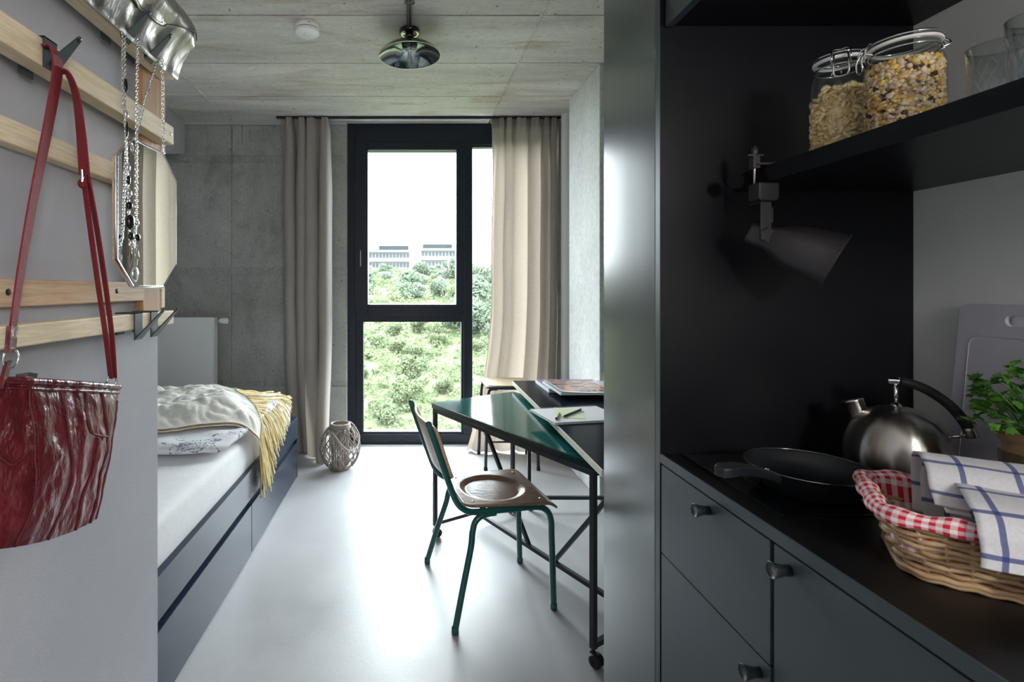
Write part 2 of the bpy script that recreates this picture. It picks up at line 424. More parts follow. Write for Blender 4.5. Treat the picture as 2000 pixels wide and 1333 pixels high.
class MB:
    def __init__(s, xf=None):
        s.v = []; s.f = []; s.sm = []; s.mi = []; s.uv = {}; s.xf = xf; s.cur = 0
    def add(s, verts, faces, smooth=False, uvs=None):
        o = len(s.v)
        s.v += [tuple(p) for p in verts]
        for i, f in enumerate(faces):
            if uvs is not None:
                s.uv[len(s.f)] = [uvs[k] for k in f]
            s.f.append([k + o for k in f]); s.sm.append(smooth); s.mi.append(s.cur)
        return s
    def box(s, x0, x1, y0, y1, z0, z1):
        return s.add([(x0, y0, z0), (x1, y0, z0), (x1, y1, z0), (x0, y1, z0), (x0, y0, z1), (x1, y0, z1), (x1, y1, z1), (x0, y1, z1)],
                     [(0, 3, 2, 1), (4, 5, 6, 7), (0, 1, 5, 4), (1, 2, 6, 5), (2, 3, 7, 6), (3, 0, 4, 7)])
    def obox(s, c, size, R):
        c = V(c); h = [x / 2 for x in size]
        vs_ = [c + R @ V((a * h[0], b * h[1], d * h[2])) for d in (-1, 1) for a, b in ((-1, -1), (1, -1), (1, 1), (-1, 1))]
        return s.add(vs_, [(0, 3, 2, 1), (4, 5, 6, 7), (0, 1, 5, 4), (1, 2, 6, 5), (2, 3, 7, 6), (3, 0, 4, 7)])
    def bar(s, p, q, w, h=None):
        p, q = V(p), V(q)
        return s.obox((p + q) / 2, (w, h or w, (q - p).length), axis_mat(q - p))
    def tube(s, pts, r, n=8, closed=False, caps=True, smooth=True):
        pts = [V(p) for p in pts]; m = len(pts)
        rs = r if isinstance(r, (list, tuple)) else [r] * m
        t0 = (pts[1] - pts[0]).normalized()
        nrm = t0.orthogonal().normalized()
        vs_ = []; prev = t0
        for i in range(m):
            if closed:
                t = (pts[(i + 1) % m] - pts[i - 1]).normalized()
            else:
                t = (pts[min(i + 1, m - 1)] - pts[max(i - 1, 0)]).normalized()
            q = prev.rotation_difference(t)
            nrm = (q @ nrm); nrm = (nrm - t * nrm.dot(t)).normalized(); prev = t
            b = t.cross(nrm)
            for j in range(n):
                a = 2 * PI * j / n
                vs_.append(pts[i] + (nrm * math.cos(a) + b * math.sin(a)) * rs[i])
        fs = []
        for i in range(m if closed else m - 1):
            a0 = i * n; b0 = ((i + 1) % m) * n
            for j in range(n):
                fs.append((a0 + j, a0 + (j + 1) % n, b0 + (j + 1) % n, b0 + j))
        if caps and not closed:
            fs.append(tuple(range(n - 1, -1, -1))); fs.append(tuple((m - 1) * n + j for j in range(n)))
        return s.add(vs_, fs, smooth)
    def lathe(s, prof, n=24, o=(0, 0, 0), R=None, smooth=True, closed=False):
        o = V(o); R = R or Matrix.Identity(3)
        vs_ = []; fs = []
        m = len(prof)
        for (r, z) in prof:
            for j in range(n):
                a = 2 * PI * j / n
                vs_.append(o + R @ V((max(r, 1e-5) * math.cos(a), max(r, 1e-5) * math.sin(a), z)))
        for i in range(m if closed else m - 1):
            a0 = i * n; b0 = ((i + 1) % m) * n
            for j in range(n):
                fs.append((a0 + j, a0 + (j + 1) % n, b0 + (j + 1) % n, b0 + j))
        return s.add(vs_, fs, smooth)
    def prism(s, poly, vec):
        vec = V(vec); n = len(poly)
        vs_ = [V(p) for p in poly] + [V(p) + vec for p in poly]
        fs = [tuple(range(n - 1, -1, -1)), tuple(range(n, 2 * n))] + [(i, (i + 1) % n, n + (i + 1) % n, n + i) for i in range(n)]
        return s.add(vs_, fs)
    def grid(s, fn, nu, nv, uvfn=None, smooth=True, closeu=False):
        vs_ = []; uvs = []
        for j in range(nv + 1):
            for i in range(nu + (0 if closeu else 1)):
                u, w = i / nu, j / nv
                vs_.append(fn(u, w))
                uvs.append(uvfn(u, w) if uvfn else (u, w))
        k = nu if closeu else nu + 1
        fs = [(j * k + i, j * k + (i + 1) % k, (j + 1) * k + (i + 1) % k, (j + 1) * k + i) for j in range(nv) for i in range(nu)]
        return s.add(vs_, fs, smooth, uvs)
    def ball(s, c, r, n=10, m=7):
        c = V(c); r = V(r) if not isinstance(r, (int, float)) else V((r, r, r))
        vs_ = [c + V((0, 0, -r.z))]
        for j in range(1, m):
            t = -PI / 2 + PI * j / m
            for i in range(n):
                a = 2 * PI * i / n
                vs_.append(c + V((r.x * math.cos(t) * math.cos(a), r.y * math.cos(t) * math.sin(a), r.z * math.sin(t))))
        vs_.append(c + V((0, 0, r.z)))
        fs = [(0, 1 + (i + 1) % n, 1 + i) for i in range(n)]
        for j in range(m - 2):
            a0 = 1 + j * n; b0 = a0 + n
            fs += [(a0 + i, a0 + (i + 1) % n, b0 + (i + 1) % n, b0 + i) for i in range(n)]
        l = 1 + (m - 2) * n
        fs += [(l + i, l + (i + 1) % n, len(vs_) - 1) for i in range(n)]
        return s.add(vs_, fs, True)
    def ribbon(s, pts, side, w, t=0.003):
        """flat band: side = unit vector or list of them across the band"""
        pts = [V(p) for p in pts]; m = len(pts)
        vs_ = []
        for i in range(m):
            tg = (pts[min(i + 1, m - 1)] - pts[max(i - 1, 0)]).normalized()
            sd = V(side[i] if isinstance(side, list) else side)
            sd = (sd - tg * sd.dot(tg)).normalized()
            nn = tg.cross(sd)
            ww = w[i] if isinstance(w, list) else w
            for a, b in ((-1, -1), (1, -1), (1, 1), (-1, 1)):
                vs_.append(pts[i] + sd * a * ww / 2 + nn * b * t / 2)
        fs = [(3, 2, 1, 0), tuple((m - 1) * 4 + k for k in range(4))]
        for i in range(m - 1):
            for k in range(4):
                fs.append((i * 4 + k, i * 4 + (k + 1) % 4, i * 4 + 4 + (k + 1) % 4, i * 4 + 4 + k))
        return s.add(vs_, fs, False)
    def mesh(s, name, mats):
        me = bpy.data.meshes.new(name)
        vs_ = [s.xf @ V(p) for p in s.v] if s.xf else s.v
        me.from_pydata(vs_, [], s.f)
        for m in (mats if isinstance(mats, (list, tuple)) else [mats]):
            me.materials.append(M[m] if isinstance(m, str) else m)
        me.polygons.foreach_set('use_smooth', s.sm)
        me.polygons.foreach_set('material_index', s.mi)
        if s.uv:
            ul = me.uv_layers.new(name='UVMap')
            for fi, cs in s.uv.items():
                p = me.polygons[fi]
                for k, li in enumerate(p.loop_indices):
                    ul.data[li].uv = cs[k]
        me.update()
        return me

def O(name, mb, mats, parent=None, bevel=0.0, label=None, cat=None, group=None, kind=None, fix=False):
    me = mb.mesh(name, mats)
    if fix:
        bm = bmesh.new(); bm.from_mesh(me)
        bmesh.ops.recalc_face_normals(bm, faces=bm.faces); bm.to_mesh(me); bm.free()
    o = bpy.data.objects.new(name, me)
    COL.objects.link(o)
    if parent is not None:
        o.parent = parent
        if parent.type == 'EMPTY':
            o.matrix_parent_inverse = Matrix.Translation(-parent.location)
    if bevel:
        b = o.modifiers.new('bevel', 'BEVEL'); b.width = bevel; b.segments = 2; b.limit_method = 'ANGLE'; b.angle_limit = 0.7
    for k, val in (('label', label), ('category', cat), ('group', group), ('kind', kind)):
        if val:
            o[k] = val
    return o

def thing(name, loc, label, cat, group=None):
    e = bpy.data.objects.new(name, None)
    COL.objects.link(e)
    e.location = loc; e.empty_display_size = 0.05
    e['label'] = label; e['category'] = cat
    if group:
        e['group'] = group
    return e

def struct(name, mb, mats, label=None, bevel=0.0):
    return O(name, mb, mats, kind='structure', label=label, bevel=bevel)

def N(x, y, z=0.0):
    return noise.noise(V((x, y, z)))
def lerp(a, b, t):
    return a + (b - a) * t
def sstep(a, b, x):
    t = min(1, max(0, (x - a) / (b - a)))
    return t * t * (3 - 2 * t)
def poly_at(pts, t):
    """point along a list of equally spaced control points"""
    k = t * (len(pts) - 1); i = min(int(k), len(pts) - 2)
    return V(pts[i]).lerp(V(pts[i + 1]), k - i)

# ================================================================== THE SETTING
CEIL = 2.67
struct('floor', MB().box(-2.3, 1.6, -1.9, 4.36, -0.12, 0.0), 'floor')

# ceiling: slab with board-formed concrete panels, joints recessed
ceil = struct('ceiling', MB().box(-2.3, 1.6, -1.9, 4.5, CEIL + 0.012, CEIL + 0.2), 'joint')
ys = [4.48, 4.19, 3.65, 3.11, 2.565, 2.02, 1.48, 0.94, 0.40, -0.14, -0.68, -1.22, -1.88]
xs = [-2.28, -1.46, 0.66, 1.58]
rr = random.Random(3)
for i in range(len(ys) - 1):
    for j in range(3):
        g = 0.0045
        dz = rr.uniform(0, 0.004)
        O('ceiling_panel', MB().box(xs[j] + g * 1.6, xs[j + 1] - g * 1.6, ys[i + 1] + g, ys[i] - g, CEIL - dz, CEIL + 0.013), 'ceil', ceil)
# lumpy mortar ridges where the formwork sheets met
for xx in (-1.46, 0.66):
    pts = [(xx + 0.004 * N(k * 0.9, xx * 3), 0.2 + k * 0.03, CEIL - 0.0005 + 0.003 * N(k * 1.3, xx)) for k in range(133)]
    O('seam_ridge', MB().tube(pts, [0.0055 + 0.006 * abs(N(k * 0.7, xx + 9)) for k in range(133)], 5), 'ceil', ceil)

# far wall, left of the window: concrete lifts with recessed bands
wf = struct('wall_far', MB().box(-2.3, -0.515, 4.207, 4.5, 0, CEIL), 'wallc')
for z0, z1 in ((0.0, 0.492), (0.538, 1.407), (1.470, 2.331), (2.390, 2.635)):
    for x0, x1 in ((-2.29, -1.462), (-1.458, -0.517)):
        O('concrete_panel', MB().box(x0, x1, 4.2, 4.21, z0, z1), 'wallc', wf, bevel=0.002)
for xx, zz in ((-1.84, 1.438), (-1.14, 1.438), (-1.84, 0.515), (-1.55, 0.515), (-1.2, 0.515), (-1.84, 2.36), (-1.2, 2.36)):
    O('tie_hole', MB().lathe([(0.0, 0.0005), (0.013, 0.001), (0.016, 0.004), (0.020, 0.004), (0.021, 0)], 16, (xx, 4.2075, zz), axis_mat((0, -1, 0))), 'wallc', wf)
# dark drip cracks at the head of the wall
for xx, z0, z1 in ((-1.455, 2.62, 2.25), (-1.375, 2.63, 2.46), (-1.31, 2.60, 2.50)):
    pts = [(xx + 0.006 * N(k * 0.6, xx * 9), 4.1995, lerp(z0, z1, k / 12)) for k in range(13)]
    O('crack_line', MB().tube(pts, [0.0028 * (1 - 0.07 * k) for k in range(13)], 4), 'joint', wf)
struct('wall_far_pier', MB().box(1.075, 1.6, 4.2, 4.5, 0, CEIL), 'wallc')
struct('trim_1', MB().box(-2.28, -0.515, 4.185, 4.2, 2.637, CEIL - 0.001), 'greybox')
struct('trim_2', MB().box(-0.515, 1.075, 4.2, 4.5, -0.02, 0.004), 'floor')
# left niche wall and boxed duct under the ceiling
struct('wall_niche', MB().box(-2.3, -2.1, 1.44, 4.5, 0, CEIL), 'plaster')
db = MB()
db.add([(-2.1, 3.3, 2.17), (-1.84, 3.3, 2.17), (-1.84, 4.19, 2.40), (-2.1, 4.19, 2.40), (-2.1, 3.3, 2.664), (-1.84, 3.3, 2.664), (-1.84, 4.19, 2.664), (-2.1, 4.19, 2.664)],
       [(0, 3, 2, 1), (4, 5, 6, 7), (0, 1, 5, 4), (1, 2, 6, 5), (2, 3, 7, 6), (3, 0, 4, 7)])
struct('wall_duct_box', db, 'greybox')
# partition wall left of the camera
struct('wall_left', MB().box(-2.3, -0.71, -1.9, 1.446, 0, CEIL), 'plaster', bevel=0.004)
# kitchen wall, wall behind the tables, concrete pillar, hall end
struct('wall_kitchen', MB().box(1.158, 1.6, -1.9, 1.52, 0, CEIL), 'hallwall')
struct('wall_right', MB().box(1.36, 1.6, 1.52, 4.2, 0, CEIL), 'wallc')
pil = struct('wall_pillar', MB().box(1.158, 1.36, 3.12, 3.72, 0, CEIL - 0.001), 'pillar', bevel=0.006)
struct('wall_back', MB().box(-0.71, 1.158, -2.0, -1.9, 0, CEIL), 'plaster')
dr = struct('door_1', MB().box(-0.45, 0.45, -1.9, -1.86, 0.005, 2.05), 'door')
O('door_handle', MB().tube(catmull([(0.36, -1.86, 1.03), (0.36, -1.81, 1.03), (0.34, -1.80, 1.03), (0.25, -1.80, 1.03)], 4), 0.009, 8), 'chrome', dr)

# the window: dark frame, opening sash above, fixed panes below and beside
wn = struct('window_1', MB().box(-0.515, -0.449, 4.25, 4.36, 0.004, CEIL - 0.004), 'frame')
fr = (('frame_head', (-0.449, 1.075, 4.25, 4.36, 2.49, 2.666)), ('frame_sill', (-0.449, 1.075, 4.25, 4.36, 0.004, 0.085)),
      ('frame_mullion', (0.448, 0.522, 4.25, 4.36, 0.085, 2.49)), ('frame_side', (1.015, 1.075, 4.25, 4.36, 0.085, 2.49)),
      ('frame_transom', (-0.449, 0.448, 4.25, 4.36, 1.018, 1.085)))
for nme, b in fr:
    O(nme, MB().box(*b), 'frame', wn, bevel=0.003)
# sash members
for nme, b in (('sash_stile', (-0.456, -0.345, 4.262 - 0.028, 4.34, 1.075, 2.505)), ('sash_stile', (0.385, 0.458, 4.262 - 0.028, 4.34, 1.075, 2.505)),
               ('sash_rail', (-0.345, 0.385, 4.262 - 0.028, 4.34, 2.445, 2.505)), ('sash_rail', (-0.345, 0.385, 4.262 - 0.028, 4.34, 1.075, 1.165))):
    so = O(nme, MB().box(*b), 'frame', wn, bevel=0.004)
    if b[0] < -0.44:
        O('pull_handle', MB().box(-0.408, -0.402, 4.226, 4.234, 1.48, 1.61), 'zinc', so)
for nme, b in (('glazing_bead', (-0.449, -0.385, 4.262, 4.33, 0.085, 1.018)), ('glazing_bead', (0.43, 0.448, 4.262, 4.33, 0.085, 1.018)),
               ('glazing_bead', (-0.385, 0.43, 4.262, 4.33, 0.085, 0.104)), ('glazing_bead', (0.522, 1.015, 4.262, 4.33, 2.475, 2.49)),
               ('glazing_bead', (0.522, 1.015, 4.262, 4.33, 0.085, 0.104))):
    O(nme, MB().box(*b), 'frame', wn, bevel=0.002)
for b in ((-0.345, 0.385, 1.165, 2.445), (-0.385, 0.43, 0.104, 1.018), (0.522, 1.015, 0.104, 2.475)):
    O('pane', MB().box(b[0], b[1], 4.296, 4.302, b[2], b[3]), 'pane', wn)

# added fill light, shaped as a globe floor lamp, unseen behind the camera
hl = thing('added_fill_lamp', (0.86, -1.10, 0), 'added fill light in the shape of a globe floor lamp, out of view', 'lamp')
O('base', MB().lathe([(0, 0), (0.14, 0), (0.14, 0.018), (0.012, 0.026)], 36, (0.86, -1.10, 0)), 'tubem', hl)
O('pole', MB().lathe([(0.012, 0.02), (0.012, 1.62)], 16, (0.86, -1.10, 0)), 'tubem', hl)
O('globe', MB().ball((0.86, -1.10, 1.76), 0.15, 32, 20), emission('fill_glow', (1.0, 0.94, 0.88), FILL_LIGHT), hl)

# ================================================================== OUTSIDE
def hill_z(x, y):
    base = -5.9 + (y - 22) * 0.088
    if y > 165:
        base = -5.9 + 143 * 0.088 + (y - 165) * 0.01
    if y < 22:
        base -= (22 - y) * 0.35
    return base + 0.9 * N(x * 0.05, y * 0.05, 2.0) * min(1.0, y / 60) + 0.012 * x
hm = MB()
hm.grid(lambda u, w: (lerp(-1, 1, u) * (14 + 0.62 * lerp(8, 330, w ** 1.6)), lerp(8, 330, w ** 1.6),
                      hill_z(lerp(-1, 1, u) * (14 + 0.62 * lerp(8, 330, w ** 1.6)), lerp(8, 330, w ** 1.6))), 50, 70)
M['meadow'] = pm('meadow_grass', (0.052, 0.066, 0.030), (0.072, 0.080, 0.045), 0.55, rough=0.95, detail=9, bump=1.0, bscale=3, spec=0.1, lo=0.38, hi=0.62)
O('hillside', hm, 'meadow', kind='structure', label='green grassy hillside rising beyond the window')
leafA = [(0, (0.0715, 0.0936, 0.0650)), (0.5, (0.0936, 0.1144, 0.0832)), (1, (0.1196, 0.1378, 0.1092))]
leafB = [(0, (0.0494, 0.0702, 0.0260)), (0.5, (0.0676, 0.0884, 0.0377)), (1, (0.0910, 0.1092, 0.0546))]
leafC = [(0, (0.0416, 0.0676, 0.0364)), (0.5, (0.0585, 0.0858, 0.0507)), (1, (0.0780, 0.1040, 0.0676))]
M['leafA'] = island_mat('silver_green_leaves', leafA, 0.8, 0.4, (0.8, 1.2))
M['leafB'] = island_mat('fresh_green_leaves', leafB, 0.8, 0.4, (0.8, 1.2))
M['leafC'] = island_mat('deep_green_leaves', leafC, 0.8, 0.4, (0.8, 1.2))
M['bark'] = pm('bark', (0.06, 0.045, 0.03), (0.1, 0.075, 0.05), 12, rough=0.9)

def leaf_cloud(mb, rnd, c, rad, n, size, lobes):
    c = V(c)
    ls = [(c + V((rnd.uniform(-1, 1) * rad[0] * 0.62, rnd.uniform(-1, 1) * rad[1] * 0.62, rnd.uniform(-0.35, 0.75) * rad[2])), rnd.uniform(0.35, 0.6)) for _ in range(lobes)]
    vs_ = []; fs = []
    for k in range(n):
        lc, lr = ls[k % lobes]
        d = V((rnd.gauss(0, 1), rnd.gauss(0, 1), rnd.gauss(0.25, 1))).normalized()
        rr_ = lr * rnd.uniform(0.7, 1.05)
        p = lc + V((d.x * rad[0] * rr_, d.y * rad[1] * rr_, d.z * rad[2] * rr_))
        nn = (d + V((rnd.uniform(-.7, .7), rnd.uniform(-.7, .7), rnd.uniform(-.4, .7)))).normalized()
        a = nn.orthogonal().normalized(); a.rotate(Matrix.Rotation(rnd.uniform(0, 6.28), 3, nn)); b = nn.cross(a)
        s_ = size * rnd.uniform(0.6, 1.3)
        o = len(vs_)
        vs_ += [p - a * s_, p - b * s_ * 0.6, p + a * s_, p + b * s_ * 0.6]
        fs.append((o, o + 1, o + 2, o + 3))
    mb.add(vs_, fs)

rnd = random.Random(11)
protos = {}
for kind in 'ABC':
    for q in range(2):
        mb = MB(); leaf_cloud(mb, rnd, (0, 0, 0.55), (0.55, 0.55, 0.55), 2600, 0.05, 13)
        tb = MB()
        for k in range(3):
            tb.tube(catmull([(0, 0, -0.1), (rnd.uniform(-.06, .06), rnd.uniform(-.06, .06), 0.25), (rnd.uniform(-.25, .25), rnd.uniform(-.25, .25), 0.6)], 3), [0.03, 0.03, 0.025, 0.022, 0.018, 0.014, 0.01], 5)
        protos[kind + str(q)] = (mb.mesh('crown', 'leaf' + kind), tb.mesh('trunk', 'bark'))
LBL = {'A': ('silvery green round tree high on the hillside outside', 'silver_tree', 'silvery trees on the upper hillside'),
       'B': ('fresh yellow-green bushy shrub on the lower hillside outside', 'hillside_shrub', 'fresh green shrubs on the lower hillside'),
       'C': ('dark green dense tree on the hillside outside', 'dark_tree', 'dark green trees on the hillside')}
def plant_tree(kind, x, y, s, sz=1.0):
    cm, tm = protos[kind + str(rnd.randrange(2))]
    lb, nm, gp = LBL[kind]
    e = thing(nm, (x, y, hill_z(x, y) - 0.1), lb, 'tree' if kind != 'B' else 'shrub', gp)
    e.rotation_euler = (0, 0, rnd.uniform(0, 6.28)); e.scale = (s, s, s * sz)
    for nme, me in (('crown', cm), ('trunk', tm)):
        o = bpy.data.objects.new(nme, me); COL.objects.link(o); o.parent = e
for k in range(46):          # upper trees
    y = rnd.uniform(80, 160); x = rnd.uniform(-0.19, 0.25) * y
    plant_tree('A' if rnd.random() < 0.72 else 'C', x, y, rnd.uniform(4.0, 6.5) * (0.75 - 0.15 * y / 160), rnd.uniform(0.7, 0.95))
for k in range(44):          # lower shrubs
    y = 24 + 58 * rnd.random() ** 1.3; x = rnd.uniform(-0.2, 0.26) * y
    plant_tree('B', x, y, rnd.uniform(0.9, 1.9) * (0.5 + y / 60), rnd.uniform(0.6, 0.9))
for (x, y, s) in ((5.4, 52, 4.6), (8.6, 66, 5.0), (10.5, 118, 6), (3.0, 130, 5), (-9.5, 92, 6), (6.8, 48, 3.4), (0.6, 88, 5.0)):
    plant_tree('C', x, y, s, 0.8)
sc_ = MB()
for k in range(2600):
    y = 21 + 150 * rnd.random() ** 1.5; x = rnd.uniform(-0.32, 0.36) * y + rnd.uniform(-2, 2)
    s = rnd.uniform(0.25, 0.7) * (0.6 + y / 55)
    leaf_cloud(sc_, rnd, (x, y, hill_z(x, y) + s * 0.25), (s, s, s * 0.55), 44, s * 0.15, 3)
O('hillside_scrub', sc_, 'leafB', kind='stuff', label='low tangled scrub and grass covering the hillside outside', cat='scrub')

M['bwhite'] = pm('white_render', (0.060, 0.063, 0.066), (0.064, 0.067, 0.070), 0.2, rough=0.8)
M['broof'] = pm('blue_grey_roof', (0.018, 0.022, 0.024), (0.020, 0.024, 0.026), 0.2, rough=0.9, spec=0.05)
M['bwin'] = pm('far_window_glass', (0.026, 0.029, 0.032), (0.030, 0.033, 0.037), 0.3, rough=0.6, spec=0.1)
def far_building(x0, x1, y, zb, zt, roofx, lbl):
    e = thing('apartment_building', ((x0 + x1) / 2, y, zb), lbl, 'building')
    O('wall', MB().box(x0, x1, y, y + 14, zb - 6, zt - 2.2), 'bwhite', e)
    O('roof', MB().box(roofx[0], roofx[1], y + 1.5, y + 13, zt - 2.2, zt), 'broof', e)
    for zz in (zt - 2.7, zt - 6.2):
        O('balcony_band', MB().box(x0 - 0.3, x1 + 0.3, y - 0.8, y, zz, zz + 0.9), 'bwhite', e)
    n = int((x1 - x0) / 1.25)
    base = MB().box(-0.42, 0.42, -0.06, 0.02, 0, 1.5).mesh('window', 'bwin')
    for zz in (zt - 4.6, zt - 8.2):
        for k in range(n):
            o = bpy.data.objects.new('window', base); COL.objects.link(o); o.parent = e
            o.location = (x0 + (k + 0.5) * (x1 - x0) / n - e.location.x, -0.02, zz - zb)
far_building(-15.2, 0.0, 190, 6.0, 17.2, (-11.6, -0.3), 'white far block with a dark flat roof, the left one on the ridge')
far_building(4.3, 18.5, 190, 6.0, 17.8, (5.0, 16.0), 'white far block with a dark flat roof, the right one on the ridge')

# ================================================================== WINDOW END OF THE ROOM
# curtain track
ct = thing('curtain_rail', (0.1, 4.08, CEIL), 'thin black curtain rail fixed along the concrete ceiling', 'curtain rail')
O('track', MB().box(-1.06, 1.25, 4.065, 4.095, CEIL - 0.018, CEIL - 0.005), 'tubem', ct)
for k in range(5):
    O('bracket', MB().box(-1.0 + k * 0.55, -0.97 + k * 0.55, 4.07, 4.09, CEIL - 0.005, CEIL - 0.001), 'tubem', ct)

def make_curtain(name, lab, top, mid, bot, yb, npl, amp, seed, zbot):
    """top/mid/bot: (x0, x1) of the cloth at three heights"""
    e = thing(name, ((top[0] + top[1]) / 2, 4.08, 0), lab, 'curtain')
    def fn(u, w):
        z = lerp(CEIL - 0.02, zbot, w)
        if w < 0.5:
            a, b = lerp(top[0], mid[0], sstep(0, 0.5, w)), lerp(top[1], mid[1], sstep(0, 0.5, w))
        else:
            t = (w - 0.5) / 0.5
            a, b = lerp(mid[0], bot[0], t * t), lerp(mid[1], bot[1], t * t)
        uu = u + 0.035 * math.sin(2 * PI * 1.7 * u + seed) + 0.02 * math.sin(2 * PI * 3.1 * u + seed * 2)
        ph = 2 * PI * npl * uu + 0.5 * N(u * 3, w * 1.5, seed)
        am = amp * (0.45 + 0.55 * sstep(0.0, 0.25, w)) * (0.75 + 0.5 * N(u * 5, seed, 1.0) + 0.25)
        s1 = math.sin(ph)
        fold = math.copysign(abs(s1) ** 0.75, s1)
        y = 4.08 + am * fold + yb(u) * sstep(0.55, 1.0, w) ** 1.6
        x = lerp(a, b, u) + am * 0.45 * math.cos(ph) * (1 if w > 0.02 else 0.4) + 0.008 * N(u * 9, w * 4, seed + 3)
        if w < 0.045:       # pinch pleats at the heading
            y += 0.010 * math.sin(ph * 3) * (1 - w / 0.045)
        return (x, y, z + 0.012 * sstep(0.97, 1, w) * N(u * 11, seed))
    O('cloth', MB().grid(fn, 170, 60), 'curtain', e)
    hd = MB()
    hd.grid(lambda u, w: tuple(V(fn(u, w * 0.028)) + V((0, -0.003, 0.004))), 170, 2)
    O('heading_tape', hd, 'curtain', e)
    return e
make_curtain('curtain', 'grey-beige linen curtain hanging left of the window beside the bed', (-1.03, -0.635), (-1.02, -0.64), (-0.95, -0.62),
             lambda u: -0.27 * sstep(0.35, 0.9, u), 4.3, 0.06, 1.3, 0.012)
make_curtain('curtain', 'beige linen curtain glowing in daylight right of the window behind the stool', (0.645, 1.20), (0.63, 1.19), (0.43, 1.16),
             lambda u: -0.02 * (1 - u), 6, 0.045, 4.1, 0.012)

# heating riser behind the right curtain
rp = thing('riser_pipe', (1.232, 4.02, 0), 'white vertical heating pipe between right curtain and concrete pillar', 'pipe')
O('pipe', MB().lathe([(0.042, 0.0), (0.042, CEIL - 0.002)], 24, (1.232, 4.02, 0)), 'white', rp)
O('collar', MB().lathe([(0.042, 0.0), (0.058, 0.001), (0.058, 0.012), (0.042, 0.016)], 24, (1.232, 4.02, 0)), 'white', rp)

# radiator on the far wall
rd = thing('radiator', (-1.9, 4.08, 0.42), 'flat white panel radiator on the concrete wall behind the bed', 'radiator')
O('front_panel', MB().box(-2.08, -1.553, 4.03, 4.052, 0.42, 1.07), 'white', rd, bevel=0.006)
O('rear_panel', MB().box(-2.08, -1.56, 4.10, 4.125, 0.42, 1.06), 'white', rd, bevel=0.004)
O('side_cover', MB().box(-1.556, -1.549, 4.05, 4.13, 0.425, 1.064), 'white', rd, bevel=0.002)
O('top_grille', MB().box(-2.08, -1.556, 4.052, 4.10, 1.05, 1.064), 'white', rd)
for k in range(2):
    O('wall_bracket', MB().box(-2.0 + k * 0.35, -1.96 + k * 0.35, 4.12, 4.2, 0.5, 1.0), 'white', rd)
tv = O('valve', MB().lathe([(0.0, 0), (0.011, 0), (0.011, 0.03), (0.016, 0.03), (0.016, 0.036), (0, 0.036)], 16, (-1.549, 4.09, 1.038), axis_mat((1, 0, 0))), 'chrome', rd)
th = MB().lathe([(0.0, 0.034), (0.019, 0.034), (0.021, 0.05), (0.021, 0.062)], 20, (-1.549, 4.09, 1.038), axis_mat((1, 0, 0)))
for k in range(14):
    a = 2 * PI * k / 14
    th.obox((-1.549 + 0.078, 4.09 + 0.020 * math.cos(a), 1.038 + 0.020 * math.sin(a)), (0.034, 0.006, 0.006), Matrix.Rotation(a, 3, 'X'))
th.lathe([(0.019, 0.06), (0.019, 0.098), (0.0, 0.1)], 20, (-1.549, 4.09, 1.038), axis_mat((1, 0, 0)))
O('thermostat_head', th, 'plastic', tv)

# wicker lantern
LX, LY = -0.502, 3.70
ln = thing('wicker_lantern', (LX, LY, 0), 'round weathered willow lantern with rope handle on the floor by the window', 'lantern')
def lprof(t):     # t 0..1 from bottom to top: radius, height
    z = 0.02 + 0.275 * t
    r = 0.075 + 0.065 * math.sin(PI * min(1, (t * 0.94 + 0.04))) ** 0.8
    return r, z
cg = MB()
for d in (1, -1):
    for k in range(15):
        a0 = 2 * PI * (k + rnd.uniform(-.25, .25)) / 15
        tw = d * rnd.uniform(1.1, 1.7)
        rad = rnd.uniform(0.0028, 0.0045)
        pts = []
        for q in range(15):
            t = q / 14
            r, z = lprof(t)
            r += 0.004 * d + 0.003 * N(k * 3.1, t * 3, d)
            a = a0 + tw * (t - 0.5)
            pts.append((LX + r * math.cos(a), LY + r * math.sin(a), z))
        cg.tube(pts, rad, 5)
O('woven_cage', cg, 'lantern', ln, label='criss-cross willow strands')
ib = MB()
for k in range(22):
    a = 2 * PI * k / 22
    ib.tube([(LX + 0.058 * math.cos(a), LY + 0.058 * math.sin(a), 0.02), (LX + 0.060 * math.cos(a + .05), LY + 0.060 * math.sin(a + .05), 0.29)], 0.0055, 6)
O('inner_sticks', ib, 'lantern', ln)
for z, r, w in ((0.302, 0.068, 0.009), (0.318, 0.066, 0.009), (0.288, 0.070, 0.008)):
    O('rim_ring', MB().tube([(LX + r * math.cos(2 * PI * k / 36), LY + r * math.sin(2 * PI * k / 36), z + 0.002 * math.sin(k * 1.7)) for k in range(36)], w, 6, closed=True), 'lantern', ln)
O('base', MB().lathe([(0, 0.0), (0.072, 0.0), (0.078, 0.006), (0.078, 0.026), (0.07, 0.03), (0, 0.03)], 28, (LX, LY, 0)), 'lantern', ln)
O('glass_insert', MB().lathe([(0.048, 0.03), (0.048, 0.2)], 24, (LX, LY, 0)), 'jarglass', ln)
O('rope_handle', MB().tube(catmull([(LX - 0.06, LY - 0.05, 0.285), (LX - 0.02, LY - 0.115, 0.262), (LX + 0.035, LY - 0.146, 0.205), (LX + 0.085, LY - 0.13, 0.165), (LX + 0.13, LY - 0.06, 0.175), (LX + 0.135, LY + 0.02, 0.23), (LX + 0.09, LY + 0.045, 0.30), (LX + 0.055, LY + 0.03, 0.325), (LX + 0.045, LY + 0.02, 0.3)], 6), 0.0055, 7), 'rope', ln)

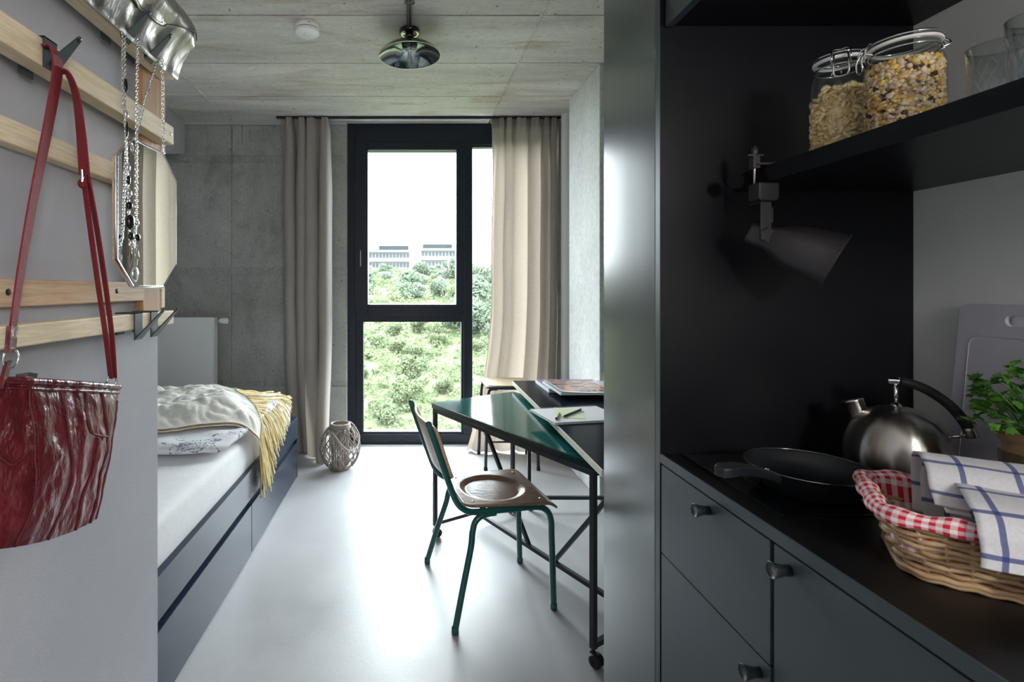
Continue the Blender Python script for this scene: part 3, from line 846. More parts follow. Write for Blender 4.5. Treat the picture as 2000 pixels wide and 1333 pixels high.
# stool by the right curtain
ST = (0.73, 3.83)
sto = thing('wooden_stool', (ST[0], ST[1], 0), 'square stool with pale wooden seat and black tube legs under the right curtain', 'stool')
def rrect(cx, cy, hx, hy, r, n=6):
    out = []
    for (sx, sy, a0) in ((1, 1, 0), (-1, 1, PI / 2), (-1, -1, PI), (1, -1, 3 * PI / 2)):
        for k in range(n + 1):
            a = a0 + PI / 2 * k / n
            out.append((cx + sx * (hx - r) + r * math.cos(a), cy + sy * (hy - r) + r * math.sin(a)))
    return out
O('seat', MB().prism([(x, y, 0.585) for x, y in rrect(ST[0], ST[1], 0.165, 0.165, 0.05)], (0, 0, 0.016)), 'seatpale', sto, bevel=0.003)
O('seat_frame', MB().tube([(x, y, 0.583) for x, y in rrect(ST[0], ST[1], 0.168, 0.168, 0.05)], 0.012, 8, closed=True), 'tubem', sto)
for sx in (-1, 1):
    for sy in (-1, 1):
        lg = O('leg', MB().tube(catmull([(ST[0] + sx * 0.10, ST[1] + sy * 0.150, 0.574), (ST[0] + sx * 0.145, ST[1] + sy * 0.158, 0.572), (ST[0] + sx * 0.165, ST[1] + sy * 0.162, 0.545), (ST[0] + sx * 0.175, ST[1] + sy * 0.168, 0.40), (ST[0] + sx * 0.188, ST[1] + sy * 0.18, 0.014)], 6), 0.0115, 8), 'tubem', sto)
        O('rubber_foot', MB().lathe([(0, 0.0), (0.014, 0), (0.014, 0.02), (0.011, 0.022)], 12, (ST[0] + sx * 0.188, ST[1] + sy * 0.18, 0)), 'rubber', lg)
for sy in (-1, 1):
    O('stretcher', MB().tube([(ST[0] - 0.18, ST[1] + sy * 0.172, 0.20), (ST[0] + 0.18, ST[1] + sy * 0.172, 0.20)], 0.008, 8), 'tubem', sto)
for sx in (-1, 1):
    O('stretcher', MB().tube([(ST[0] + sx * 0.182, ST[1] - 0.17, 0.24), (ST[0] + sx * 0.182, ST[1] + 0.17, 0.24)], 0.008, 8), 'tubem', sto)

# ================================================================== CEILING FITTINGS
sd = thing('smoke_detector', (-0.532, 2.66, CEIL), 'round white smoke detector on the concrete ceiling', 'smoke detector')
so_ = (-0.532, 2.66, 0)
O('base', MB().lathe([(0.0, CEIL - 0.001), (0.062, CEIL - 0.001), (0.063, CEIL - 0.026), (0.060, CEIL - 0.028)], 40, so_), 'plastic', sd)
O('vent_gap', MB().lathe([(0.060, CEIL - 0.026), (0.060, CEIL - 0.034)], 40, so_), 'rubber', sd)
O('cover', MB().lathe([(0.060, CEIL - 0.031), (0.0635, CEIL - 0.032), (0.0635, CEIL - 0.046), (0.060, CEIL - 0.050), (0.025, CEIL - 0.0515), (0.0, CEIL - 0.0515)], 40, so_), 'plastic', sd)
O('test_button', MB().lathe([(0.021, CEIL - 0.051), (0.020, CEIL - 0.0535), (0.0, CEIL - 0.054)], 24, so_), 'plastic', sd)
O('name_plate', MB().obox((-0.532 + 0.022, 2.66 - 0.0590, CEIL - 0.016), (0.018, 0.001, 0.005), Matrix.Rotation(0.36, 3, 'Z')), 'greybox', sd)

lp = thing('ceiling_lamp', (0.0, 2.71, CEIL), 'dark dish ceiling lamp with mirrored inside and clear filament bulb', 'lamp')
lo_ = (0.0, 2.71, 0)
O('canopy', MB().lathe([(0.0, CEIL - 0.001), (0.054, CEIL - 0.001), (0.054, CEIL - 0.022), (0.051, CEIL - 0.024)], 36, lo_), 'lampblk', lp)
O('canopy_ring', MB().lathe([(0.051, CEIL - 0.023), (0.048, CEIL - 0.026), (0.036, CEIL - 0.0255), (0.034, CEIL - 0.022), (0.0, CEIL - 0.022)], 36, lo_), 'brass', lp)
O('neck', MB().lathe([(0.018, CEIL - 0.022), (0.026, CEIL - 0.032), (0.026, CEIL - 0.040), (0.016, CEIL - 0.050), (0.010, CEIL - 0.060), (0.010, CEIL - 0.066), (0.022, CEIL - 0.074)], 24, lo_), 'lampblk', lp)
oz = CEIL
shade = O('shade', MB().lathe([(0.020, oz - 0.070), (0.045, oz - 0.073), (0.085, oz - 0.083), (0.125, oz - 0.103), (0.150, oz - 0.122), (0.164, oz - 0.140)], 56, lo_), 'lampblk', lp)
O('shade_lining', MB().lathe([(0.0, oz - 0.078), (0.045, oz - 0.078), (0.083, oz - 0.088), (0.122, oz - 0.108), (0.147, oz - 0.126), (0.1615, oz - 0.140)], 56, lo_), 'lampin', shade, label='mirror-bright inside of the shade')
O('rim', MB().tube([(0.163 * math.cos(2 * PI * k / 60), 2.71 + 0.163 * math.sin(2 * PI * k / 60), oz - 0.140) for k in range(60)], 0.0024, 6, closed=True), 'brass', shade)
O('socket_cup', MB().lathe([(0.0, oz - 0.100), (0.038, oz - 0.100), (0.042, oz - 0.080)], 28, lo_), 'lampblk', lp)
O('socket', MB().lathe([(0.0, oz - 0.112), (0.017, oz - 0.112), (0.018, oz - 0.085)], 20, lo_), 'steel', lp)
bb = O('bulb', MB().lathe([(0.013, oz - 0.108), (0.016, oz - 0.116), (0.024, oz - 0.135), (0.031, oz - 0.160), (0.030, oz - 0.176), (0.021, oz - 0.191), (0.008, oz - 0.198), (0.0, oz - 0.203)], 28, lo_), 'bulb', lp)
fl = MB()
for k in range(8):
    a = 2 * PI * k / 8; b2 = a + PI / 8
    fl.tube([(0.008 * math.cos(a), 2.71 + 0.008 * math.sin(a), oz - 0.122), (0.014 * math.cos(b2), 2.71 + 0.014 * math.sin(b2), oz - 0.178), (0.008 * math.cos(a + PI / 4), 2.71 + 0.008 * math.sin(a + PI / 4), oz - 0.122)], 0.0009, 4)
O('filament', fl, 'filament', bb)
cd = thing('cable_conduit', (0.0, 1.4, CEIL), 'pair of grey metal conduits running along the ceiling to the lamp', 'conduit')
for dx in (-0.008, 0.008):
    O('conduit_tube', MB().tube([(dx, 2.66, CEIL - 0.010), (dx, 0.1, CEIL - 0.010)], 0.0065, 8), 'zinc', cd)
for yy in (2.43, 1.6, 0.8):
    O('pipe_clip', MB().box(-0.022, 0.022, yy - 0.006, yy + 0.006, CEIL - 0.019, CEIL - 0.0165).box(-0.024, -0.016, yy - 0.006, yy + 0.006, CEIL - 0.019, CEIL).box(0.016, 0.024, yy - 0.006, yy + 0.006, CEIL - 0.019, CEIL), 'zinc', cd)

# ================================================================== BED
bd = thing('platform_bed', (-1.37, 2.5, 0), 'slate blue platform bed with two large drawers below', 'bed')
BX = -0.772
O('side_board', MB().box(BX - 0.025, BX, 1.47, 3.53, 0.272, 0.414), 'bedboard', bd, bevel=0.002)
O('end_board', MB().box(-2.0, BX - 0.026, 3.505, 3.53, 0.0, 0.414), 'bedboard', bd, bevel=0.002)
O('head_board', MB().box(-2.0, BX - 0.026, 1.47, 1.495, 0.0, 0.414), 'bedboard', bd, bevel=0.002)
O('corner_post', MB().box(BX - 0.025, BX, 3.507, 3.53, 0.0, 0.272), 'bedboard', bd, bevel=0.002)
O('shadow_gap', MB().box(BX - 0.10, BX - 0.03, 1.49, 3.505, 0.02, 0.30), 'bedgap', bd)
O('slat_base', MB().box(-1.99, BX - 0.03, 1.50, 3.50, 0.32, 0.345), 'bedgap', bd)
for y0, y1 in ((1.49, 2.502), (2.508, 3.504)):
    O('drawer', MB().box(BX - 0.024, BX, y0, y1, 0.006, 0.240), 'bedboard', bd, bevel=0.0015)

mt = thing('mattress', (-1.37, 2.5, 0.345), 'thick mattress in a white fitted sheet on the blue bed', 'mattress')
def sell(t, n):
    c, s_ = math.cos(t), math.sin(t)
    return math.copysign(abs(c) ** (2 / n), c), math.copysign(abs(s_) ** (2 / n), s_)
MZ0, MZ1 = 0.347, 0.580
def mat_fn(u, w):
    a = 2 * PI * u
    cx, cy = sell(a, 26)
    ph = -PI / 2 + PI * w
    k, zz = sell(ph, 9)
    hx, hy = 0.588, 1.008
    x = -1.386 + hx * cx * k; y = 2.50 + hy * cy * k
    z = (MZ0 + MZ1) / 2 + (MZ1 - MZ0) / 2 * zz
    wr = 0.006 * N(x * 5, y * 5, z * 6) * (0.4 + abs(k))
    if abs(k) > 0.8 and z > 0.42:
        x += wr * 1.5; y += wr
        if x > -0.9:
            x += 0.014 * sstep(3.2, 3.5, y) * sstep(0.5, 0.57, z)
    return (x, y, z + wr * 0.6)
O('sheet', MB().grid(mat_fn, 160, 40, closeu=True), 'sheet', mt)

# duvet with a printed underside, folded back
M['print'] = None
m, nt, b = new_mat('floral_print_cotton')
v0 = mapped(nt)
n1 = nz(nt, v0, 17, 1, 0.5, 1.2)
ln_ = mth(nt, 'LESS_THAN', mth(nt, 'ABSOLUTE', mth(nt, 'SUBTRACT', n1, 0.5)), 0.026)
n1b = nz(nt, mapped(nt, (1, 1, 1.0), rot=(0.7, 0.4, 0.9)), 34, 1, 0.5, 1.0)
ln2 = mth(nt, 'LESS_THAN', mth(nt, 'ABSOLUTE', mth(nt, 'SUBTRACT', n1b, 0.5)), 0.032)
mk = mth(nt, 'GREATER_THAN', nz(nt, v0, 9, 1), 0.48)
ff = mth(nt, 'MULTIPLY', mth(nt, 'MAXIMUM', ln_, ln2), mk)
c = mixrgb(nt, mth(nt, 'MULTIPLY', ff, 0.85), (0.70, 0.71, 0.75), (0.10, 0.12, 0.19))
nt.links.new(c, b.inputs['Base Color'])
b.inputs['Roughness'].default_value = 0.9
M['print'] = m
dv = thing('duvet', (-1.37, 2.65, 0.58), 'white duvet with blue floral printed edge lying across the bed', 'duvet')
def duv_fn(u, w):
    a = 2 * PI * u
    cx, cy = sell(a, 7)
    ph = -PI / 2 + PI * w
    k, zz = sell(ph, 3.2)
    x = -1.375 + 0.598 * cx * k; y = 2.70 + 0.575 * cy * k
    z = 0.617 + 0.034 * zz
    wr = N(x * 4, y * 6, 1) * 0.013 + N(x * 11, y * 9, 5) * 0.006
    if zz > 0:
        z += wr
    y += 0.02 * N(x * 5, 3.0, 2.0) * (1 if cy < 0 else 0)
    if x > -0.86 and y < 2.3:                     # drooping front corner
        t = sstep(-0.90, -0.78, x) * sstep(2.3, 2.15, y)
        z -= 0.022 * t; x += 0.02 * t; y += 0.01 * t
    return (x, y, max(z, 0.5835 if x < -0.80 else 0.54))
dm = MB(); dm.grid(duv_fn, 150, 36, closeu=True)
for i, f in enumerate(dm.f):
    zc = sum(dm.v[k][2] for k in f) / 4; yc = sum(dm.v[k][1] for k in f) / 4; xc = sum(dm.v[k][0] for k in f) / 4
    if zc < 0.641 and (yc < 2.32 or xc > -0.83):
        dm.mi[i] = 1
O('cover', dm, ['sheet', 'print'], dv)

# woollen throw
m, nt, b = new_mat('cream_grey_wool')
v0 = mapped(nt)
f1 = rng(nt, nz(nt, mapped(nt, (0.8, 1.3, 1)), 4.2, 6, 0.7, 0.8), 0.50, 0.70)
base = mixrgb(nt, rng(nt, nz(nt, v0, 90, 4), 0.3, 0.7), (0.72, 0.70, 0.65), (0.86, 0.84, 0.79))
c = mixrgb(nt, mth(nt, 'MULTIPLY', f1, 0.55), base, (0.36, 0.35, 0.32))
nt.links.new(c, b.inputs['Base Color'])
b.inputs['Roughness'].default_value = 1.0
b.inputs['Specular IOR Level'].default_value = 0.05
bp = nt.nodes.new('ShaderNodeBump'); bp.inputs['Strength'].default_value = 0.5; bp.inputs['Distance'].default_value = 0.004
nt.links.new(nz(nt, v0, 170, 4), bp.inputs['Height']); nt.links.new(bp.outputs[0], b.inputs['Normal'])
M['wool'] = m
tw = thing('throw_blanket', (-1.35, 2.75, 0.65), 'cream and grey woollen throw with mustard fringe spread over the bed', 'blanket')
# root line of the fringe (right edge of the throw), from the near corner hanging over the side to the far corner on top
ROOT = [V((-0.748, 2.555, 0.530)), V((-0.752, 2.60, 0.610)), V((-0.800, 2.68, 0.664)), V((-0.86, 2.80, 0.668)), V((-0.93, 2.92, 0.668)), V((-1.02, 3.04, 0.668)), V((-1.08, 3.16, 0.667))]
FRONT = [V((-2.0, 2.20, 0.668)), V((-1.60, 2.22, 0.668)), V((-1.30, 2.25, 0.668)), V((-1.10, 2.285, 0.670)), V((-0.95, 2.36, 0.670)), V((-0.82, 2.44, 0.655)), V((-0.752, 2.50, 0.580)), V((-0.748, 2.555, 0.530))]
rootc = catmull(ROOT, 8); frontc = catmull(FRONT, 8)
def at_curve(c, t):
    k = t * (len(c) - 1); i = min(int(k), len(c) - 2)
    return c[i].lerp(c[i + 1], k - i)
BL, BR = V((-2.0, 2.20, 0.668)), ROOT[-1]
BACKL = V((-2.0, 3.16, 0.668))
def throw_fn(u, w):
    # Coons patch: u along the front edge (left to right), w towards the back
    f = at_curve(frontc, u); bk = BACKL.lerp(BR, u)
    l = BL.lerp(BACKL, w); r = at_curve(rootc, w)
    p = f * (1 - w) + bk * w + l * (1 - u) + r * u - (BL * (1 - u) * (1 - w) + ROOT[0] * u * (1 - w) + BACKL * (1 - u) * w + BR * u * w)
    e = min(1.0, 6 * min(u + 0.3, 1 - u, w + 0.03, 1 - w + 0.1))
    bump_ = max(0, N(p.x * 3.6, p.y * 4.2, 7)) * 0.075 + N(p.x * 9, p.y * 9, 3) * 0.026 + abs(N(p.x * 16 + p.y * 7, p.y * 15, 6)) * 0.022
    back = 0.03 * sstep(0.55, 0.95, w) * (0.6 + 0.8 * N(p.x * 6, 2.0, 1))
    p.z = max(p.z, 0.5) + (bump_ * 0.9 + 0.006) * max(0.12, e) + max(0, back)
    return p
O('wool_cloth', MB().grid(throw_fn, 170, 110), 'wool', tw)
O('edge_stripe', MB().tube([throw_fn(k / 120, 0.0) + V((0, -0.003, -0.002)) for k in range(121)], 0.0045, 6), 'beige', tw, label='brown whipped edge')
O('edge_cord', MB().tube([throw_fn(k / 120, 0.0) + V((0, -0.007, -0.009)) for k in range(121)], 0.0035, 6), 'wool', tw)
TIP = [V((-0.740, 2.585, 0.265)), V((-0.738, 2.68, 0.265)), V((-0.738, 2.80, 0.36)), V((-0.738, 2.97, 0.435)), V((-0.742, 3.14, 0.49)), V((-0.755, 3.26, 0.575)), V((-0.84, 3.36, 0.592)), V((-0.93, 3.42, 0.594))]
fg = MB()
fr_ = random.Random(5)
for k in range(150):
    t = (k + fr_.uniform(0, 1)) / 150
    r0 = throw_fn(1.0, t)
    tp = poly_at(TIP, min(1, max(0, t + fr_.uniform(-0.05, 0.05)))) + V((fr_.uniform(-0.004, 0.012), fr_.uniform(-0.05, 0.05), fr_.uniform(-0.04, 0.05) if t < 0.6 else fr_.uniform(0, 0.015)))
    pts = [r0]
    hang = r0.x > -0.79
    for q in range(1, 8):
        s_ = q / 8
        p = r0.lerp(tp, s_)
        if not hang and tp.z < 0.57:
            # lies on the sheet up to the bed edge, then drops
            xe = -0.775
            se = (xe - r0.x) / (tp.x - r0.x)
            if s_ < se:
                p.z = lerp(r0.z, 0.612, s_ / se)
            else:
                kk = (s_ - se) / (1 - se)
                p.z = lerp(0.605, tp.z, kk ** 0.8); p.x = lerp(xe, tp.x, kk ** 0.35)
        elif not hang:
            p.z = max(lerp(r0.z, 0.594, s_ ** 0.7), 0.592) + 0.012 * abs(N(k * 3.3, s_ * 3))
        p += V((0.004 * N(k * 1.7, s_ * 4, 1), 0.014 * N(k * 2.1, s_ * 3, 2), 0.006 * N(k * 1.1, s_ * 5, 3)))
        p.x = max(p.x, -0.758) if p.z < 0.57 else p.x
        pts.append(p)
    tp.x = max(tp.x, -0.758) if tp.z < 0.57 else tp.x
    pts.append(tp)
    fg.tube(catmull(pts, 2), fr_.uniform(0.0020, 0.0044), 5)
fo = O('fringe', fg, 'fringe', tw, label='long twisted mustard-yellow fringe'); fo['kind'] = 'stuff'

# ================================================================== TABLES AND CHAIR
GA, GB, GC = V((0.115, 2.680, 0)), V((0.628, 1.745, 0)), V((0.600, 2.972, 0))
GD = GB + (GC - GA)
gu = (GB - GA).normalized(); gw = (GC - GA).normalized()
gt = thing('green_table', ((GA + GD) / 2).to_tuple(), 'glossy dark green table on castors, turned at an angle below the black one', 'table')
GZ = 0.700
up = lambda p, z: V((p.x, p.y, z))
quad = [GA, GB, GD, GC]
O('edge_band', MB().prism([up(p, GZ - 0.028) for p in quad], (0, 0, 0.026)), 'greenedge', gt, bevel=0.002)
cen = (GA + GD) / 2
O('table_top', MB().prism([up(cen + (p - cen) * 0.992, GZ - 0.0025) for p in quad], (0, 0, 0.0025)), 'greentop', gt)
def castor(mb_par, p, ang, zr=0.022):
    R = Matrix.Rotation(ang, 3, 'Z')
    f = O('castor', MB().tube([up(p, 0.045), up(p, 0.062)], 0.006, 8).obox(V((p.x, p.y, 0.044)) + R @ V((0.006, 0, 0)), (0.03, 0.016, 0.006), R), 'rubber', mb_par)
    c0 = V((p.x, p.y, zr)) + R @ V((0.012, 0, 0))
    for s_ in (-1, 1):
        O('wheel', MB().lathe([(0.004, -0.007), (0.018, -0.007), (0.022, -0.004), (0.022, 0.004), (0.018, 0.007), (0.004, 0.007)], 20, c0 + R @ V((0, s_ * 0.011, 0)), axis_mat(R @ V((0, 1, 0))), closed=True), 'rubber', f)
ins = 0.014
legp = [GA + gu * ins + gw * ins, GB - gu * ins + gw * ins, GD - gu * ins - gw * ins, GC + gu * ins - gw * ins]
def vbar(mb, p, z0, z1, w):
    return mb.obox(up(p, (z0 + z1) / 2), (w, w, z1 - z0), Matrix((gw, gu, V((0, 0, 1)))).transposed())
def hbar(mb, p, q, w):
    d = (q - p)
    return mb.obox((p + q) / 2, (w, w, d.length), axis_mat(d))
for i, p in enumerate(legp):
    l = O('leg', vbar(MB(), p, 0.058, GZ - 0.028, 0.020), 'tubem', gt, bevel=0.0015)
    castor(l, p, (0.4, -0.9, 1.2, 2.0)[i])
for a, b2 in ((0, 3), (1, 2)):
    O('bottom_rail', hbar(MB(), up(legp[a], 0.070), up(legp[b2], 0.070), 0.018), 'tubem', gt)
m0, m1 = (legp[0] + legp[3]) / 2, (legp[1] + legp[2]) / 2
O('stretcher', hbar(MB(), up(m0, 0.070), up(m1, 0.070), 0.018), 'tubem', gt)
for (t, mm) in ((0.41, m0), (0.57, m1)):
    O('diagonal_brace', hbar(MB(), up(m0.lerp(m1, t), 0.075), up(mm, GZ - 0.034), 0.016), 'tubem', gt)
for a, b2 in ((0, 1), (1, 2), (2, 3), (3, 0)):
    O('top_rail', hbar(MB(), up(legp[a], GZ - 0.038), up(legp[b2], GZ - 0.038), 0.018), 'tubem', gt)

BT0, BT1 = 0.722, 0.747
bt = thing('black_table', (0.92, 2.3, 0), 'long blue-black table with pale plywood edge standing against the right wall', 'table')
bq = [(0.586, 1.56), (1.335, 1.56), (1.335, 3.06), (0.612, 3.06)]
O('table_top', MB().prism([(x, y, BT1 - 0.0022) for x, y in ((0.590, 1.563), (1.333, 1.563), (1.333, 3.057), (0.616, 3.057))], (0, 0, 0.0022)), 'navytop', bt)
O('ply_edge', MB().prism([(x, y, BT0) for x, y in bq], (0, 0, 0.0225)), 'plyedge', bt, bevel=0.001)
for (x, y) in ((0.70, 1.62), (1.30, 1.62), (0.70, 3.0), (1.30, 3.0)):
    O('leg', MB().box(x - 0.01, x + 0.01, y - 0.01, y + 0.01, 0.0, BT0), 'tubem', bt, bevel=0.0015)
for y in (1.62, 3.0):
    O('bottom_rail', MB().box(0.71, 1.29, y - 0.009, y + 0.009, 0.062, 0.08), 'tubem', bt)
    O('top_rail', MB().box(0.71, 1.29, y - 0.009, y + 0.009, BT0 - 0.02, BT0), 'tubem', bt)

# magazines, sketch pad, note, pencils
def mag(name, lab, c, hx, hy, ang, z, t, cover, curl=0.0):
    e = thing(name, (c[0], c[1], z), lab, 'magazine')
    R = Matrix.Rotation(ang, 3, 'Z'); cc = V((c[0], c[1], 0))
    O('pages', MB().obox(cc + V((0, 0, z + t / 2)), (hx * 2 - 0.003, hy * 2 - 0.003, t - 0.002), R), 'paper', e)
    cv = MB()
    cv.grid(lambda u, w: cc + R @ V((lerp(-hx, hx, u), lerp(-hy, hy, w), z + t + curl * (1 - u) ** 6)), 20, 6)
    O('cover', cv, cover, e)
    sp = MB().obox(cc + R @ V((-hx, 0, z + t / 2)), (0.0015, hy * 2, t), R)
    O('spine', sp, 'paper', e)
    return e
m, nt, b = new_mat('colourful_magazine_cover')
tc = nt.nodes.new('ShaderNodeTexCoord')
sp = nt.nodes.new('ShaderNodeSeparateXYZ'); nt.links.new(tc.outputs['UV'], sp.inputs[0])
vv = mapped(nt, (3.0, 9.0, 1), 'UV', (0, 0, 0.25))
n1 = nz(nt, vv, 1.2, 4, 0.6, 0.6)
ramp = nt.nodes.new('ShaderNodeValToRGB'); ramp.color_ramp.interpolation = 'CONSTANT'
for _ in range(5):
    ramp.color_ramp.elements.new(0.5)
for e_, (p_, c_) in zip(ramp.color_ramp.elements, ((0, (0.03, 0.07, 0.10)), (0.38, (0.10, 0.22, 0.12)), (0.45, (0.70, 0.30, 0.22)), (0.53, (0.78, 0.46, 0.36)), (0.58, (0.20, 0.17, 0.30)), (0.63, (0.45, 0.25, 0.42)), (0.69, (0.78, 0.78, 0.82)))):
    e_.position = p_; e_.color = (*c_, 1)
nt.links.new(n1, ramp.inputs[0])
du = rng(nt, sp.outputs[0], 0.04, 0.66); du = mth(nt, 'PINGPONG', du, 0.5)
msk = mth(nt, 'MULTIPLY', mth(nt, 'GREATER_THAN', sp.outputs[0], 0.05), mth(nt, 'LESS_THAN', sp.outputs[0], 0.74))
msk = mth(nt, 'MULTIPLY', msk, mth(nt, 'GREATER_THAN', sp.outputs[1], 0.10))
nt.links.new(mixrgb(nt, msk, (0.72, 0.74, 0.80), ramp.outputs[0]), b.inputs['Base Color'])
b.inputs['Roughness'].default_value = 0.22
M['magcover'] = m
mag('magazine', 'thick violet-covered magazine lowest in the pile on the black table', (0.90, 2.845), 0.165, 0.145, 0.0, BT1, 0.020, 'purple')
mg2 = mag('magazine', 'glossy magazine with a colourful painted cover on top of the pile', (0.93, 2.70), 0.185, 0.165, 0.02, BT1 + 0.0215, 0.012, 'magcover', 0.008)
# a line of loose brush lettering on the cover
lt = MB()
for k, (x, w_) in enumerate(((0.86, 0.022), (0.893, 0.016), (0.922, 0.024), (0.957, 0.02))):
    for q in range(3):
        z_ = BT1 + 0.0345
        lt.tube(catmull([(x + q * w_ / 3, 2.575, z_), (x + q * w_ / 3 + 0.006, 2.60, z_), (x + (q + 1) * w_ / 3, 2.572 + 0.02 * (q % 2), z_)], 3), 0.0012, 4)
O('lettering', lt, 'jet', mg2)

sk = thing('sketch_pad', (0.70, 2.21, BT1), 'open white spiral-bound sketch pad overhanging the black table edge', 'notebook')
SR = Matrix.Rotation(0.19, 3, 'Z'); SCn = V((0.722, 2.215, 0))
skp = lambda x, y, z: SCn + SR @ V((x, y, z))
O('back_board', MB().obox(skp(0, 0, BT1 + 0.0015), (0.33, 0.245, 0.0025), SR), 'paper', sk)
O('pages', MB().obox(skp(0.001, -0.001, BT1 + 0.006), (0.325, 0.238, 0.006), SR), 'paper', sk, bevel=0.001)
spm = MB()
for k in range(40):
    x = -0.155 + k * 0.31 / 39
    spm.tube([skp(x, 0.119 + 0.006 * math.cos(a), BT1 + 0.006 + 0.006 * math.sin(a)) for a in [2 * PI * q / 8 for q in range(8)]], 0.0008, 4, closed=True)
O('spiral_binding', spm, 'tubem', sk)
PZ = BT1 + 0.0095
O('paper_note', MB().prism([(0.655, 2.325, PZ), (0.615, 2.150, PZ), (0.728, 2.122, PZ), (0.768, 2.298, PZ)][::-1], (0, 0, 0.0006)), 'note', label='pale yellow-green paper note lying on the sketch pad', cat='note')
def pencil(name, lab, p, q, r, bodym, tipm, tail):
    p, q = V(p), V(q); d = (q - p).normalized(); R = axis_mat(d); L = (q - p).length
    e = thing(name, p.to_tuple(), lab, 'pencil')
    O('shaft', MB().lathe([(0, 0), (r, 0), (r, L - 0.02)], 6, p, R, smooth=False), bodym, e)
    O('point', MB().lathe([(r, L - 0.02), (0.0008, L)], 6, p, R), tipm, e)
    O('end_cap', MB().lathe([(0, -0.001), (r * 1.05, -0.001), (r * 1.05, 0.008)], 8, p, R), tail, e)
pencil('pencil', 'short natural wood pencil stub on the pale note', (0.603, 2.105, PZ + 0.006), (0.650, 2.215, PZ + 0.005), 0.0048, 'pencilwood', 'pencilwood', 'jet')
pencil('pencil', 'long black pencil lying across the pale note', (0.760, 2.270, PZ + 0.0055), (0.640, 2.140, PZ + 0.005), 0.0045, 'jet', 'jet', 'chrome')

# school chair
CO = Matrix.Translation((0.36, 2.215, 0)) @ Matrix.Rotation(math.radians(10), 4, 'Z')
ch = thing('school_chair', (0.36, 2.215, 0), 'school chair with teal green tube frame and brown plywood seat at the green table', 'chair')
SZ = 0.440
def seat_fn(u, w):
    x = lerp(-0.175, 0.215, u)
    hw = lerp(0.170, 0.196, sstep(0, 1, u))
    t = lerp(-1, 1, w)
    # rounded outline
    cr = 0.055
    if u < 0.15:
        hw -= cr * (1 - math.sqrt(max(0, 1 - ((0.15 - u) / 0.15) ** 2))) * 0.8
    if u > 0.93:
        hw -= 0.02 * ((u - 0.93) / 0.07) ** 2
    y = hw * t
    d = math.hypot((x + 0.005) / 0.142, y / 0.142)
    z = SZ - 0.012 * (1 - sstep(0.80, 1.0, d))
    if u > 0.86:
        z -= 0.030 * ((u - 0.86) / 0.14) ** 2
    return (x, y, z)
so = O('seat', MB(CO).grid(seat_fn, 60, 48), 'plywood', ch)
sol = so.modifiers.new('thickness', 'SOLIDIFY'); sol.thickness = 0.010; sol.offset = -1
for (x, y) in ((-0.13, 0.13), (-0.13, -0.13), (0.15, 0.15), (0.15, -0.15)):
    O('rivet', MB(CO).lathe([(0.0055, -0.001), (0.005, 0.0015), (0, 0.0025)], 12, (x, y, SZ)), 'chrome', so)
for s_ in (-1, 1):
    main = catmull([(-0.325, s_ * 0.190, 0.775), (-0.285, s_ * 0.190, 0.66), (-0.245, s_ * 0.188, 0.545), (-0.215, s_ * 0.186, 0.470), (-0.180, s_ * 0.183, 0.432), (-0.13, s_ * 0.180, 0.418), (0.0, s_ * 0.176, 0.417), (0.11, s_ * 0.174, 0.418), (0.160, s_ * 0.174, 0.405), (0.184, s_ * 0.175, 0.365), (0.188, s_ * 0.176, 0.28), (0.196, s_ * 0.178, 0.012)], 6)
    O('side_tube', MB(CO).tube(main, 0.0125, 12), 'chair', ch)
    rear = catmull([(-0.05, s_ * 0.176, 0.408), (-0.10, s_ * 0.180, 0.404), (-0.135, s_ * 0.186, 0.385), (-0.150, s_ * 0.192, 0.345), (-0.160, s_ * 0.203, 0.29), (-0.200, s_ * 0.230, 0.15), (-0.236, s_ * 0.252, 0.012)], 6)
    O('rear_leg', MB(CO).tube(rear, 0.0125, 12), 'chair', ch)
    for (x, y) in ((0.196, s_ * 0.178), (-0.236, s_ * 0.252)):
        O('foot_cap', MB(CO).lathe([(0, 0), (0.0135, 0), (0.0145, 0.006), (0.0135, 0.022), (0.012, 0.024)], 14, (x, y, 0)), 'chair', ch)
    O('top_cap', MB(CO).ball((-0.325, s_ * 0.190, 0.775), 0.0128, 10, 6), 'chair', ch)
for x in (-0.09, 0.10):
    O('cross_tube', MB(CO).tube([(x, -0.176, 0.412), (x, 0.176, 0.412)], 0.010, 10), 'chair', ch)
def back_fn(u, w):
    t = lerp(-1, 1, u)
    z = lerp(0.555, 0.765, w)
    rr_ = 0.0
    e = max(0, abs(t) - 0.82) / 0.18
    z = lerp(z, 0.66, 0.12 * e * e)
    x = lerp(-0.240, -0.312, (z - 0.555) / 0.21) + 0.012 - 0.030 * (1 - t * t)
    return (x, 0.205 * t, z)
bo = O('backrest', MB(CO).grid(back_fn, 40, 14), 'backply', ch)
sol = bo.modifiers.new('thickness', 'SOLIDIFY'); sol.thickness = 0.010; sol.offset = 0
for s_ in (-1, 1):
    for z in (0.60, 0.70):
        O('rivet', MB(CO).lathe([(0.005, 0.0), (0.0045, 0.003), (0, 0.004)], 10, (lerp(-0.240, -0.312, (z - 0.555) / 0.21) + 0.014, s_ * 0.188, z), axis_mat((1, 0, 0.3))), 'chrome', bo)

